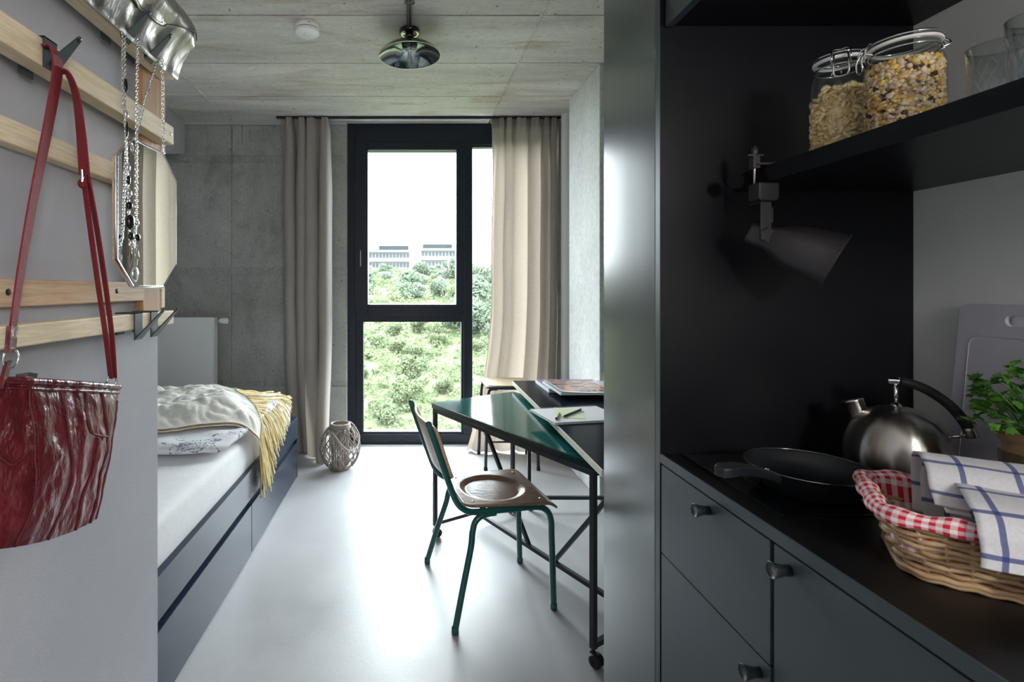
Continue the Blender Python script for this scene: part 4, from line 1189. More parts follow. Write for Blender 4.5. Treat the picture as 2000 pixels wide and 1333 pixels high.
# ================================================================== KITCHEN
FX = 0.576            # plane of the kitchen fronts
WT = 0.92             # worktop height
PY = 1.176            # face of the tall unit beside the worktop
tu = thing('tall_cabinet', (0.87, 1.35, 0), 'tall charcoal kitchen cabinet at the end of the worktop', 'cabinet')
O('side_panel', MB().box(FX, 1.157, PY, PY + 0.022, 0.0, 2.62), 'black', tu)
O('side_panel_edge', MB().box(FX - 0.001, FX + 0.001, PY + 0.0005, PY + 0.0215, 0.0, 2.62), 'front', tu)
O('far_panel', MB().box(FX + 0.02, 1.157, 1.500, 1.516, 0.0, 2.62), 'front', tu)
O('body', MB().box(FX + 0.022, 1.157, PY + 0.023, 1.499, 0.0, 2.62), 'black', tu)
O('door', MB().box(FX - 0.001, FX + 0.019, PY + 0.0245, 1.516, 0.03, 2.615), 'brushed', tu, bevel=0.001)

def knob(par, y, z):
    R = axis_mat((-1, 0, 0))
    return O('knob', MB().lathe([(0, 0), (0.0085, 0), (0.0085, 0.012), (0.0125, 0.026), (0.0125, 0.028), (0.0112, 0.0285), (0.0110, 0.0272), (0, 0.0272)], 28, (FX - 0.0005, y, z), R), 'knob', par)
cb = thing('base_cabinet', (0.86, 0.995, 0), 'charcoal base cabinet with a drawer over a door, next to the tall cabinet', 'cabinet')
O('body', MB().box(FX + 0.02, 1.157, 0.815, PY - 0.001, 0.10, WT - 0.022), 'black', cb)
d1 = O('drawer', MB().box(FX, FX + 0.019, 0.8185, PY - 0.004, 0.6955, 0.8955), 'front', cb, bevel=0.001)
knob(d1, 0.985, 0.872)
d2 = O('door', MB().box(FX, FX + 0.019, 0.8185, PY - 0.004, 0.11, 0.6925), 'front', cb, bevel=0.001)
knob(d2, 0.842, 0.668)
O('plinth', MB().box(FX + 0.05, 1.157, 0.815, PY - 0.001, 0.0, 0.10), 'black', cb)
cb2 = thing('base_cabinet', (0.86, 0.51, 0), 'charcoal base cabinet with one wide door, nearest to the viewer', 'cabinet')
O('body', MB().box(FX + 0.02, 1.157, 0.21, 0.812, 0.10, WT - 0.022), 'black', cb2)
d3 = O('door', MB().box(FX, FX + 0.019, 0.212, 0.8095, 0.11, 0.8955), 'front', cb2, bevel=0.001)
knob(d3, 0.776, 0.872)
O('plinth', MB().box(FX + 0.05, 1.157, 0.21, 0.812, 0.0, 0.10), 'black', cb2)

wt = thing('worktop', (0.86, 0.68, WT - 0.02), 'black kitchen worktop with a charcoal front edge', 'worktop')
O('slab', MB().box(FX + 0.002, 1.157, 0.2, PY - 0.0005, WT - 0.02, WT), 'worktop', wt)
O('front_edge', MB().box(FX - 0.001, FX + 0.002, 0.2, PY - 0.0005, WT - 0.0205, WT + 0.0002), 'front', wt)
hb = thing('glass_hob', (0.86, 1.0, WT), 'flat black glass hob set into the worktop', 'hob')
O('glass_plate', MB().box(0.617, 1.10, 0.848, 1.160, WT, WT + 0.004), 'hobglass', hb, bevel=0.001)
for cx in (0.745, 0.985):
    O('zone_ring', MB().lathe([(0.085, WT + 0.0041), (0.0865, WT + 0.0043), (0.088, WT + 0.0041)], 48, (cx, 0.985, 0)), 'knob', hb)
HZ = WT + 0.0045

uc = thing('wall_cabinet', (0.87, 0.7, 1.9), 'dark wall cabinet above the open shelf', 'cabinet')
O('body', MB().box(0.606, 1.157, 0.1, PY - 0.001, 1.902, 2.62), 'black', uc)
O('door', MB().box(0.586, 0.605, 0.1, PY - 0.003, 1.898, 2.615), 'front', uc, bevel=0.001)

SHZ0, SHZ1 = 1.522, 1.556
sh = thing('wall_shelf', (0.95, 0.65, SHZ0), 'thick black wall shelf holding jars and glasses', 'shelf')
O('board', MB().box(0.747, 1.157, 0.12, PY - 0.001, SHZ0, SHZ1), 'black', sh, bevel=0.0008)
O('front_strip', MB().box(0.7455, 0.747, 0.12, PY - 0.001, SHZ0, SHZ1), 'black', sh)

# clamp spot lamp
cl = thing('clamp_lamp', (0.735, 1.08, SHZ0), 'graphite metal clamp spotlight fixed to the shelf edge', 'lamp')
CY = 1.082
O('clamp_jaw', MB().box(0.728, 0.790, CY - 0.013, CY + 0.013, SHZ1 + 0.002, SHZ1 + 0.007).box(0.722, 0.736, CY - 0.008, CY + 0.008, SHZ1 - 0.004, SHZ1 + 0.022).lathe([(0.0, SHZ1 + 0.002), (0.013, SHZ1 + 0.002), (0.013, SHZ1 + 0.007), (0, SHZ1 + 0.007)], 16, (0.790, CY, 0)), 'clampm', cl, bevel=0.001)
O('wing_nut', MB().box(0.713, 0.745, CY - 0.005, CY + 0.005, SHZ1 + 0.022, SHZ1 + 0.026).lathe([(0, SHZ1 + 0.022), (0.006, SHZ1 + 0.022), (0.006, SHZ1 + 0.04), (0, SHZ1 + 0.041)], 12, (0.729, CY, 0)), 'clampm', cl)
O('threaded_rod', MB().tube([(0.729, CY, SHZ1 + 0.045), (0.729, CY, SHZ0 - 0.015)], 0.003, 8), 'steel', cl)
O('lower_jaw', MB().prism([(0.724, CY - 0.022, SHZ0 - 0.002), (0.724, CY - 0.022, SHZ0 - 0.036), (0.730, CY - 0.022, SHZ0 - 0.041), (0.762, CY - 0.022, SHZ0 - 0.041), (0.767, CY - 0.022, SHZ0 - 0.034), (0.767, CY - 0.022, SHZ0 - 0.002)], (0, 0.036, 0)), 'clampm', cl, bevel=0.003)
O('cable_coil', MB().lathe([(0.0, 0), (0.017, 0), (0.0175, 0.001), (0.0175, 0.004), (0.017, 0.005), (0, 0.005)], 28, (0.706, CY + 0.03, SHZ0 + 0.010), axis_mat((-0.25, -1, 0)), smooth=False), 'mattblack', cl)
ar = O('arm_strip', MB().box(0.722, 0.744, CY - 0.030, CY - 0.027, 1.396, SHZ0 - 0.043).box(0.722, 0.744, CY - 0.030, CY + 0.006, SHZ0 - 0.046, SHZ0 - 0.043).box(0.744, 0.748, CY - 0.030, CY - 0.012, 1.435, SHZ0 - 0.055), 'clampm', cl, bevel=0.001)
O('pivot_pin', MB().tube([(0.745, CY, SHZ0 - 0.06), (0.745, CY, SHZ0 - 0.035)], 0.004, 8), 'chrome', cl)
ax = V((0.70, -0.57, -0.43)).normalized(); RA = axis_mat(ax)
p0 = V((0.722, 1.088, 1.420))
st_ = O('shade', MB().lathe([(0.0, -0.002), (0.020, 0.0), (0.0225, 0.004), (0.0235, 0.03), (0.0245, 0.040), (0.0275, 0.046), (0.036, 0.060), (0.043, 0.078), (0.0475, 0.100), (0.0515, 0.130), (0.0535, 0.152), (0.056, 0.155), (0.0555, 0.157), (0.052, 0.153), (0.046, 0.10), (0.034, 0.062), (0.0, 0.055)], 44, p0, RA), 'clampm', cl)
kn = MB()
kn.prism([(0.733 + 0.018 * math.cos(2 * PI * k / 12) * (1.0 if k % 2 else 0.82), CY - 0.0375, 1.408 + 0.016 * math.sin(2 * PI * k / 12) * (1.0 if k % 2 else 0.82)) for k in range(12)], (0, 0.0075, 0))
O('wing_knob', kn, 'clampm', cl, bevel=0.001)

# jars
def jar(name, lab, cx, cy, r, h, cont, rot, seed):
    z0 = SHZ1 + 0.0006
    e = thing(name, (cx, cy, z0), lab, 'jar')
    o = (cx, cy, z0)
    rn = r * 0.80
    O('glass_body', MB().lathe([(0, 0.002), (r * 0.9, 0.0), (r * 0.985, 0.004), (r, 0.012), (r, h * 0.62), (r * 0.985, h * 0.70), (r * 0.90, h * 0.775), (rn, h * 0.82), (rn, h * 0.86), (rn * 1.08, h * 0.865), (rn * 1.08, h * 0.885)], 48, o), 'jarglass', e)
    O('gasket', MB().lathe([(rn * 1.0, h * 0.885), (rn * 1.15, h * 0.887), (rn * 1.17, h * 0.90), (rn * 1.15, h * 0.912), (rn, h * 0.914)], 40, o), 'gasket', e)
    O('lid', MB().lathe([(rn * 1.0, h * 0.912), (rn * 1.14, h * 0.914), (rn * 1.16, h * 0.94), (rn * 1.08, h * 0.965), (rn * 0.85, h * 0.985), (rn * 0.4, h * 0.995), (0, h)], 40, o), 'jarglass', e)
    ring = [(cx + rn * 1.10 * math.cos(2 * PI * k / 40), cy + rn * 1.10 * math.sin(2 * PI * k / 40), z0 + h * 0.83) for k in range(40)]
    O('wire_band', MB().tube(ring, 0.0014, 6, closed=True), 'chrome', e)
    ring = [(cx + rn * 1.17 * math.cos(2 * PI * k / 40), cy + rn * 1.17 * math.sin(2 * PI * k / 40), z0 + h * 0.938) for k in range(40)]
    O('lid_wire', MB().tube(ring, 0.0014, 6, closed=True), 'chrome', e)
    d = V((math.cos(rot), math.sin(rot), 0)); t = V((-d.y, d.x, 0)); c0 = V((cx, cy, z0))
    def P(f, s_, z):
        return c0 + d * (rn * 1.12 + f) + t * s_ + V((0, 0, z))
    clp = MB()
    clp.tube(catmull([P(0, -0.014, h * 0.83), P(0.010, -0.014, h * 0.86), P(0.006, -0.012, h * 0.95), P(-0.004, 0, h * 0.965), P(0.006, 0.012, h * 0.95), P(0.010, 0.014, h * 0.86), P(0, 0.014, h * 0.83)], 5), 0.0016, 6)
    clp.tube(catmull([P(0.008, -0.010, h * 0.90), P(0.014, -0.011, h * 0.80), P(0.012, -0.009, h * 0.70), P(0.012, 0.009, h * 0.70), P(0.014, 0.011, h * 0.80), P(0.008, 0.010, h * 0.90)], 5), 0.0016, 6)
    O('clip_wire', clp, 'chrome', e)
    hin = MB()
    hin.tube(catmull([P2 for P2 in (c0 - d * rn * 1.12 - t * 0.008 + V((0, 0, h * 0.83)), c0 - d * (rn * 1.12 + 0.010) - t * 0.008 + V((0, 0, h * 0.87)), c0 - d * (rn * 1.16) + V((0, 0, h * 0.94)), c0 - d * (rn * 1.12 + 0.010) + t * 0.008 + V((0, 0, h * 0.87)), c0 - d * rn * 1.12 + t * 0.008 + V((0, 0, h * 0.83)))], 5), 0.0018, 6)
    O('hinge_wire', hin, 'chrome', e)
    g = random.Random(seed)
    mb = MB()
    if cont == 'pasta':
        ht = h * 0.56
        for k in range(620):
            a = g.uniform(0, 2 * PI); zz = g.uniform(0.006, ht + 0.01)
            rr_ = (r - 0.008) * (1 if g.random() < 0.75 else math.sqrt(g.random()))
            if zz > ht:
                rr_ = (r - 0.010) * math.sqrt(g.random())
                zz = ht + 0.012 * (1 - (rr_ / r) ** 2) + g.uniform(0, 0.008)
            c = c0 + V((rr_ * math.cos(a), rr_ * math.sin(a), zz))
            R = Matrix.Rotation(g.uniform(0, 6.28), 3, V((g.gauss(0, 1), g.gauss(0, 1), g.gauss(0, 1))).normalized())
            n_ = 6
            arc = [c + R @ V((0.0068 * math.cos(q / n_ * 3.9), 0.0068 * math.sin(q / n_ * 3.9), 0)) for q in range(n_ + 1)]
            mb.tube(arc, [0.0016, 0.003, 0.0036, 0.0038, 0.0036, 0.003, 0.0016], 5)
        core = (0.0, 0.004, r * 0.80, ht * 0.97)
    else:
        ht = h * 0.69
        for k in range(2600):
            a = g.uniform(0, 2 * PI); zz = g.uniform(0.004, ht)
            rr_ = (r - 0.0035) - g.random() * 0.004
            if g.random() < 0.22:
                rr_ = (r - 0.006) * math.sqrt(g.random()); zz = ht + g.uniform(-0.003, 0.004)
            if zz > h * 0.64:
                rr_ = min(rr_, r * 0.95)
            s_ = g.uniform(0.0028, 0.0058)
            c = c0 + V((rr_ * math.cos(a), rr_ * math.sin(a), zz))
            b_ = MB(); b_.ball((0, 0, 0), (s_ * g.uniform(0.8, 1.3), s_ * g.uniform(0.6, 1.0), s_ * 0.5), 6, 4)
            R = Matrix.Rotation(a, 3, 'Z') @ Matrix.Rotation(PI / 2 + g.uniform(-.7, .7), 3, 'Y') @ Matrix.Rotation(g.uniform(0, 6.28), 3, 'Z')
            mb.add([c + R @ V(p) for p in b_.v], b_.f, True)
        core = (0.0, 0.004, r * 0.84, ht * 0.97)
    mb.lathe([(0, core[1]), (core[2], core[1]), (core[2], core[3] - 0.004), (core[2] * 0.9, core[3]), (0, core[3])], 20, o)
    oo = O('contents', mb, cont, e, label='dry pasta curls' if cont == 'pasta' else 'muesli with raisins and dried fruit')
    oo['kind'] = 'stuff'
jar('clip_top_jar', 'clip-top glass jar half full of pasta on the shelf', 0.828, 0.988, 0.0435, 0.198, 'pasta', -2.2, 1)
jar('clip_top_jar', 'clip-top glass jar full of muesli on the shelf', 0.832, 0.862, 0.0515, 0.166, 'muesli', 2.75, 2)

# tumblers
def tumbler(cx, cy, r, h, lab):
    z0 = SHZ1 + 0.0006
    e = thing('drinking_glass', (cx, cy, z0), lab, 'glass', 'tumblers on the shelf')
    prof = [(0, 0.0), (r * 0.84, 0.0), (r * 0.88, 0.004), (r, h), (r - 0.0022, h), (r * 0.84, 0.010), (0, 0.009)]
    O('glass_wall', MB().lathe(prof, 40, (cx, cy, z0)), 'tumbler', e)
    dm_ = MB()
    n = 20
    for s_ in (-1, 1):
        for k in range(n):
            pts = []
            for q in range(9):
                t = q / 8
                a = 2 * PI * (k + s_ * t * 2.6) / n
                rr_ = lerp(r * 0.885, r * 0.985, t * 0.75) + 0.0004
                pts.append((cx + rr_ * math.cos(a), cy + rr_ * math.sin(a), z0 + 0.006 + (h * 0.70) * t))
            dm_.tube(pts, 0.0007, 4)
    O('diamond_relief', dm_, 'tumbler', e)
    O('rim', MB().tube([(cx + (r - 0.001) * math.cos(2 * PI * k / 40), cy + (r - 0.001) * math.sin(2 * PI * k / 40), z0 + h) for k in range(40)], 0.0013, 6, closed=True), 'tumbler', e)
tumbler(0.840, 0.727, 0.036, 0.088, 'clear diamond-patterned tumbler beside the muesli jar')
tumbler(0.803, 0.645, 0.036, 0.088, 'clear diamond-patterned tumbler at the right edge, nearest the viewer')

# frying pan
pn = thing('frying_pan', (0.745, 0.957, HZ), 'small black non-stick frying pan with black handle on the hob', 'pan')
pc = (0.745, 0.957, HZ)
O('bowl', MB().lathe([(0, 0.0), (0.068, 0.0), (0.074, 0.003), (0.094, 0.028), (0.101, 0.043), (0.1025, 0.044), (0.1015, 0.0445), (0.0985, 0.042), (0.091, 0.027), (0.072, 0.0055), (0, 0.005)], 64, pc), 'pan', pn)
O('rim_bead', MB().tube([(pc[0] + 0.1022 * math.cos(2 * PI * k / 64), pc[1] + 0.1022 * math.sin(2 * PI * k / 64), HZ + 0.0444) for k in range(64)], 0.0009, 6, closed=True), 'steel', pn)
hd = V((0.515, 0.850, 0)) - V((0.745, 0.957, 0)); hd.normalize()
hp = [V((0.745, 0.957, HZ + 0.034)) + hd * 0.096, V((0.745, 0.957, HZ + 0.046)) + hd * 0.125, V((0.745, 0.957, HZ + 0.060)) + hd * 0.17, V((0.745, 0.957, HZ + 0.070)) + hd * 0.22, V((0.745, 0.957, HZ + 0.070)) + hd * 0.255]
hcurve = catmull(hp, 6)
hw_ = [lerp(0.018, 0.030, sstep(0.1, 0.75, k / (len(hcurve) - 1))) * (1 - 0.35 * sstep(0.85, 1.0, k / (len(hcurve) - 1))) for k in range(len(hcurve))]
ho = O('handle', MB().ribbon(hcurve, hd.cross(V((0, 0, 1))).to_tuple(), hw_, 0.017), 'pan', pn, bevel=0.005)
O('handle_rivet', MB().lathe([(0.003, 0), (0.003, 0.002), (0, 0.0025)], 10, hp[1] + V((0, 0, 0.0085))), 'chrome', ho)

# kettle
KX, KY = 0.974, 1.025
kt = thing('whistling_kettle', (KX, KY, HZ), 'round brushed steel whistling kettle with black arched handle on the hob', 'kettle')
ko = (KX, KY, HZ)
O('body', MB().lathe([(0, 0), (0.070, 0.0), (0.078, 0.004), (0.085, 0.022), (0.0865, 0.045), (0.083, 0.072), (0.074, 0.097), (0.060, 0.117), (0.040, 0.132), (0.018, 0.139), (0, 0.1405)], 64, ko), 'steel', kt)
O('base_band', MB().lathe([(0.079, 0.004), (0.0815, 0.005), (0.0815, 0.010), (0.081, 0.011)], 48, ko), 'steel', kt)
sdv = V((-0.16, 0.28, 0.85)).normalized()
spo = O('spout', MB().lathe([(0.019, -0.01), (0.0185, 0.030), (0.0195, 0.031), (0.0195, 0.036), (0.016, 0.037), (0.0, 0.034)], 28, V((KX - 0.040, KY + 0.038, HZ + 0.108)), axis_mat(sdv)), 'steel', kt)
O('front_post', MB().tube([(KX, KY, HZ + 0.138), (KX - 0.001, KY, HZ + 0.186)], 0.0036, 10), 'chrome', kt)
O('post_foot', MB().lathe([(0.010, 0.137), (0.008, 0.142), (0.004, 0.146)], 20, ko), 'chrome', kt)
kd = V((0.76, -0.65, 0)).normalized()
kp = lambda d_, z_: V((KX, KY, HZ + z_)) + kd * d_
hc = catmull([kp(-0.012, 0.189), kp(0.010, 0.189), kp(0.040, 0.179), kp(0.072, 0.154), kp(0.094, 0.122), kp(0.104, 0.096)], 7)
O('handle', MB().tube(hc[6:-5], 0.0088, 14), 'rubber', kt, label='black arched grip')
O('handle_cap', MB().tube(hc[:7], 0.0075, 14), 'chrome', kt)
O('handle_ferrule', MB().tube(hc[-6:], 0.0100, 16), 'steel', kt)
O('rear_arm', MB().tube([kp(0.102, 0.100), kp(0.066, 0.088)], 0.0034, 8), 'chrome', kt)

# cutting board leaning on the wall
cbd = thing('cutting_board', (1.14, 0.93, WT), 'large white plastic cutting board leaning on the wall behind the kettle', 'cutting board')
LEAN = math.atan2(0.030, 0.345)
RB = Matrix.Rotation(LEAN, 4, 'Y')
BM = Matrix.Translation((1.116, 0.0, WT + 0.0008)) @ RB
bm = bmesh.new()
outl = [(y, z) for y, z in rrect(0.925, 0.174, 0.142, 0.174, 0.018, 5)]
hole = [(y, z) for y, z in rrect(0.925, 0.318, 0.058, 0.0105, 0.0104, 5)]
ov = [bm.verts.new((0, y, z)) for y, z in outl]; hv = [bm.verts.new((0, y, z)) for y, z in hole]
es = [bm.edges.new((ov[k], ov[(k + 1) % len(ov)])) for k in range(len(ov))] + [bm.edges.new((hv[k], hv[(k + 1) % len(hv)])) for k in range(len(hv))]
bmesh.ops.triangle_fill(bm, edges=es, use_beauty=True, normal=(-1, 0, 0))
bmesh.ops.recalc_face_normals(bm, faces=bm.faces)
ex = bmesh.ops.extrude_face_region(bm, geom=bm.faces[:])
bmesh.ops.translate(bm, vec=(0.008, 0, 0), verts=[v_ for v_ in ex['geom'] if isinstance(v_, bmesh.types.BMVert)])
bmesh.ops.recalc_face_normals(bm, faces=bm.faces)
bm.transform(BM)
me = bpy.data.meshes.new('slab'); bm.to_mesh(me); bm.free(); me.materials.append(M['board'])
o_ = bpy.data.objects.new('slab', me); COL.objects.link(o_); o_.parent = cbd; o_.matrix_parent_inverse = Matrix.Translation(-cbd.location)
bv = o_.modifiers.new('bevel', 'BEVEL'); bv.width = 0.0012; bv.segments = 2; bv.limit_method = 'ANGLE'
gr = MB(BM)
gpts = [(-0.0004, y, z) for y, z in rrect(0.925, 0.150, 0.118, 0.135, 0.02, 5)]
gr.tube(gpts, 0.0007, 4, closed=True)
O('juice_groove', gr, 'board', cbd)

# potted herb
PX_, PY_ = 1.040, 0.832
ph_ = thing('potted_herb', (PX_, PY_, WT), 'bushy green parsley in a paper-wrapped glass pot by the cutting board', 'plant')
O('glass_pot', MB().lathe([(0, 0.001), (0.046, 0.001), (0.050, 0.005), (0.057, 0.110), (0.0555, 0.110), (0.049, 0.008), (0, 0.007)], 40, (PX_, PY_, WT)), 'jarglass', ph_)
def paper_fn(u, w):
    a = 2 * PI * u
    z = lerp(0.009, 0.138, w)
    r = lerp(0.0455, 0.0535, w) + 0.0022 * N(math.cos(a) * 3, math.sin(a) * 3, z * 40) + 0.008 * sstep(0.8, 1, w)
    zz = z + (0.012 * N(math.cos(a) * 2.5, math.sin(a) * 2.5, 4.0) * w)
    r = min(r, lerp(0.0475, 0.0545, w)) if w < 0.75 else r
    return (PX_ + r * math.cos(a), PY_ + r * math.sin(a), WT + zz)
O('paper_wrap', MB().grid(paper_fn, 72, 20, closeu=True), 'kraft', ph_, label='crumpled brown kraft paper')
O('soil', MB().lathe([(0, 0.118), (0.045, 0.116), (0.048, 0.105)], 24, (PX_, PY_, WT)), 'bark', ph_)
hbm = MB(); stm = MB(); g = random.Random(21)
for k in range(64):
    a = g.uniform(0, 2 * PI); sp_ = math.sqrt(g.random())
    tip = V((PX_ + math.cos(a) * 0.088 * sp_, PY_ + math.sin(a) * 0.088 * sp_, WT + 0.262 - 0.075 * sp_ ** 2 - g.uniform(0, 0.07)))
    base = V((PX_ + math.cos(a) * 0.02 * sp_, PY_ + math.sin(a) * 0.02 * sp_, WT + 0.115))
    if tip.x > 1.118:
        tip.x = 1.118 - g.uniform(0, 0.03)
    stm.tube(catmull([base, base.lerp(tip, 0.5) + V((0, 0, 0.012)), tip], 3), 0.0011, 5)
    for j in range(9):
        dd = V((math.cos(a) * sp_ + g.gauss(0, .6), math.sin(a) * sp_ + g.gauss(0, .6), g.gauss(0.3, .5))).normalized()
        c = tip + dd * g.uniform(0.002, 0.016)
        nn = (V((0, 0, 1)) + V((g.gauss(0, .5), g.gauss(0, .5), 0))).normalized()
        sx_ = dd - nn * dd.dot(nn); sx_.normalize(); sy_ = nn.cross(sx_)
        L_ = g.uniform(0.009, 0.016)
        vs_ = [c]
        lob = [(0.35, 0.42), (0.5, 0.75), (0.68, 0.38), (0.95, 0.48), (0.88, 0.16), (1.15, 0.0), (0.88, -0.16), (0.95, -0.48), (0.68, -0.38), (0.5, -0.75), (0.35, -0.42)]
        for (p_, q_) in lob:
            vs_.append(c + sx_ * L_ * p_ + sy_ * L_ * q_ + nn * (-0.25 * L_ * q_ * q_))
        hbm.add(vs_, [(0, q, q + 1) for q in range(1, len(lob))], False)
O('stems', stm, 'leaf', ph_)
fo = O('foliage', hbm, 'leaf', ph_); fo['kind'] = 'stuff'
O('price_tag', MB().obox((PX_ - 0.040, PY_ - 0.045, WT + 0.148), (0.030, 0.001, 0.030), Matrix.Rotation(-0.7, 3, 'Z') @ Matrix.Rotation(0.15, 3, 'X')), 'pencilwood', ph_)

# bread basket with gingham lining and a folded towel
E1 = V((0.832, -0.555, 0)); E2 = V((0.555, 0.832, 0)); BC = V((0.795, 0.662, 0))
def bp_(a, b_, z):
    return BC + E1 * a + E2 * b_ + V((0, 0, z))
bk = thing('wicker_basket', BC.to_tuple()[:2] + (WT,), 'honey-brown wicker basket on the worktop', 'basket')
BH = 0.078
def bring(t, off=0.0, n=120):
    hx = lerp(0.122, 0.150, t) + off; hy = lerp(0.068, 0.092, t) + off
    base = rrect(0, 0, hx, hy, 0.035, 8)
    # resample evenly
    pts = [V((x, y, 0)) for x, y in base]; pts.append(pts[0])
    ln__ = [0]
    for k in range(1, len(pts)):
        ln__.append(ln__[-1] + (pts[k] - pts[k - 1]).length)
    out = []; j = 0
    for k in range(n):
        s_ = ln__[-1] * k / n
        while ln__[j + 1] < s_:
            j += 1
        f = (s_ - ln__[j]) / max(1e-9, ln__[j + 1] - ln__[j])
        out.append(pts[j].lerp(pts[j + 1], f))
    return out
wk = MB()
NS = 36
for row in range(10):
    t = (row + 0.5) / 10
    base = bring(t, 0, NS * 4)
    pts = []
    for k, p in enumerate(base):
        nrm = V((p.x / 0.14, p.y / 0.08, 0)).normalized()
        off = 0.0032 * math.sin(PI * k / 4 + PI * row)
        q = p + nrm * off
        pts.append(bp_(q.x, q.y, WT + 0.005 + BH * t + 0.0009 * math.sin(k * 0.7 + row)))
    # cut into loose ends so tones vary strand by strand
    seg = 36
    for s0 in range(0, len(pts), seg):
        sub = [pts[(s0 + q) % len(pts)] for q in range(seg + 2)]
        wk.tube(sub, 0.0037, 6)
O('woven_sides', wk, 'wicker', bk)
stk = MB()
b0, b1 = bring(0.0, 0, NS), bring(1.0, 0, NS)
for k in range(NS):
    stk.tube([bp_(b0[k].x, b0[k].y, WT + 0.003), bp_(b1[k].x, b1[k].y, WT + BH + 0.004)], 0.0026, 6)
O('stakes', stk, 'wicker', bk)
for z, off in ((0.004, 0.004), (0.009, 0.006)):
    O('foot_braid', MB().tube([bp_(p.x, p.y, WT + z + 0.0012 * math.sin(k * 1.3)) for k, p in enumerate(bring(0.0, off))], 0.0042, 6, closed=True), 'wicker', bk)
O('bottom', MB().prism([bp_(p.x, p.y, WT + 0.003) for p in bring(0.0)], (0, 0, 0.004)), 'wicker', bk)
ltop = bring(1.0, 0.0, 120)
per = 0.86
def liner_fn(u, w):
    k = int(round(u * 120)) % 120
    p = ltop[k]; nrm = V((p.x / 0.14, p.y / 0.08, 0)).normalized()
    a = lerp(-2.2, 2.5, w)       # from outside hem over the rim to the inside
    rr_ = 0.0105 + 0.0016 * math.sin(u * 120 * 0.9) + 0.0012 * N(u * 40, w * 3)
    q = p + nrm * (math.cos(a + PI / 2) * -rr_ * 1.0) * -1
    q = p - nrm * (math.sin(a) * rr_ * 1.15)
    z = WT + BH + 0.004 + math.cos(a) * rr_ * 1.1
    if w > 0.86:
        q -= nrm * 0.010 * (w - 0.86) / 0.14; z -= 0.035 * (w - 0.86) / 0.14
    return bp_(q.x, q.y, z)
O('gingham_lining', MB().grid(liner_fn, 120, 18, uvfn=lambda u, w: (u * per, w * 0.07)), 'gingham', bk, label='red and white gingham lining turned over the rim')

tl = thing('dish_towel', bp_(0.03, 0.0, WT + 0.05).to_tuple(), 'white dish towel with blue checks folded in the wicker basket', 'towel')
def sheetfold(name, a0, a1, prof, seed, uv0=(0, 0), tilt=0.0, par=None):
    """cloth swept along E1 from a0 to a1; prof = list of (b, z) across"""
    pc_ = catmull([(b_, z, 0) for b_, z in prof], 8)
    ln2_ = [0]
    for k in range(1, len(pc_)):
        ln2_.append(ln2_[-1] + (pc_[k] - pc_[k - 1]).length)
    def fn(u, w):
        k = w * (len(pc_) - 1); i = min(int(k), len(pc_) - 2); p = pc_[i].lerp(pc_[i + 1], k - i)
        a = lerp(a0, a1, u) + tilt * w + 0.003 * N(w * 4, seed, u * 2)
        wr = 0.0035 * N(u * 5, w * 5, seed)
        return bp_(a, p.x + wr, WT + p.y + wr * 0.8)
    def uvf(u, w):
        k = w * (len(pc_) - 1); i = min(int(k), len(pc_) - 2)
        return (uv0[0] + u * abs(a1 - a0), uv0[1] + lerp(ln2_[i], ln2_[i + 1], k - i))
    oo = O(name, MB().grid(fn, 50, 60, uvfn=uvf), 'towel', tl)
    s2 = oo.modifiers.new('thickness', 'SOLIDIFY'); s2.thickness = 0.0022; s2.offset = 0
    return oo
# upper fold lying in the basket, then two layers hanging over the near side
sheetfold('inner_fold', -0.095, 0.19, [(0.055, 0.050), (0.070, 0.100), (0.050, 0.136), (0.020, 0.142), (-0.012, 0.132), (-0.036, 0.112), (-0.058, 0.098)], 1.0, (0.02, 0.015))
sheetfold('inner_layer', -0.085, 0.19, [(0.045, 0.048), (0.060, 0.095), (0.044, 0.128), (0.018, 0.134), (-0.012, 0.124), (-0.036, 0.104), (-0.06, 0.091)], 2.0, (0.03, 0.03))
sheetfold('outer_flap', -0.070, 0.20, [(-0.010, 0.118), (-0.040, 0.120), (-0.080, 0.114), (-0.106, 0.100), (-0.116, 0.078), (-0.120, 0.052)], 3.0, (0.035, 0.022))
sheetfold('under_flap', -0.020, 0.20, [(-0.030, 0.108), (-0.080, 0.104), (-0.103, 0.092), (-0.111, 0.066), (-0.116, 0.026)], 4.0, (0.01, 0.0))

# ================================================================== COAT RACK ON THE LEFT WALL
rk = thing('wall_coat_rack', (-0.69, 0.9, 1.2), 'pine slatted coat rack mounted on the left wall', 'coat rack')
WX = -0.7095
O('post', MB().box(WX, -0.690, 1.325, 1.420, 1.204, 2.10), 'postwood', rk, bevel=0.002)
O('post_edge_strip', MB().box(WX, -0.688, 1.4205, 1.441, 1.245, 2.10), 'pine', rk, bevel=0.002)
O('post', MB().box(WX, -0.690, 0.33, 0.42, 1.12, 2.10), 'postwood', rk, bevel=0.002)
for z0, z1 in ((1.874, 1.922), (1.694, 1.744), (1.201, 1.239)):
    rl = O('rail', MB().box(-0.6895, -0.650, 0.30, 1.413, z0, z1), 'pine', rk, bevel=0.003)
    O('screw', MB().lathe([(0.0045, 0.0), (0.0045, 0.0008), (0.001, 0.0008), (0.001, 0)], 14, (-0.6497, 1.395, (z0 + z1) / 2), axis_mat((1, 0, 0))), 'steel', rl)
O('cross_board', MB().box(WX, -0.680, 0.42, 1.324, 1.546, 1.590), 'pine', rk, bevel=0.003)
cbx = O('cross_board', MB().box(WX, -0.686, 0.42, 1.324, 1.267, 1.315), 'redpine', rk, bevel=0.003)
for y in (0.875, 1.20):
    O('screw', MB().lathe([(0.006, 0.0), (0.006, 0.001), (0.0, 0.0012)], 14, (-0.6862, y, 1.293), axis_mat((1, 0, 0))), 'rubber', cbx)

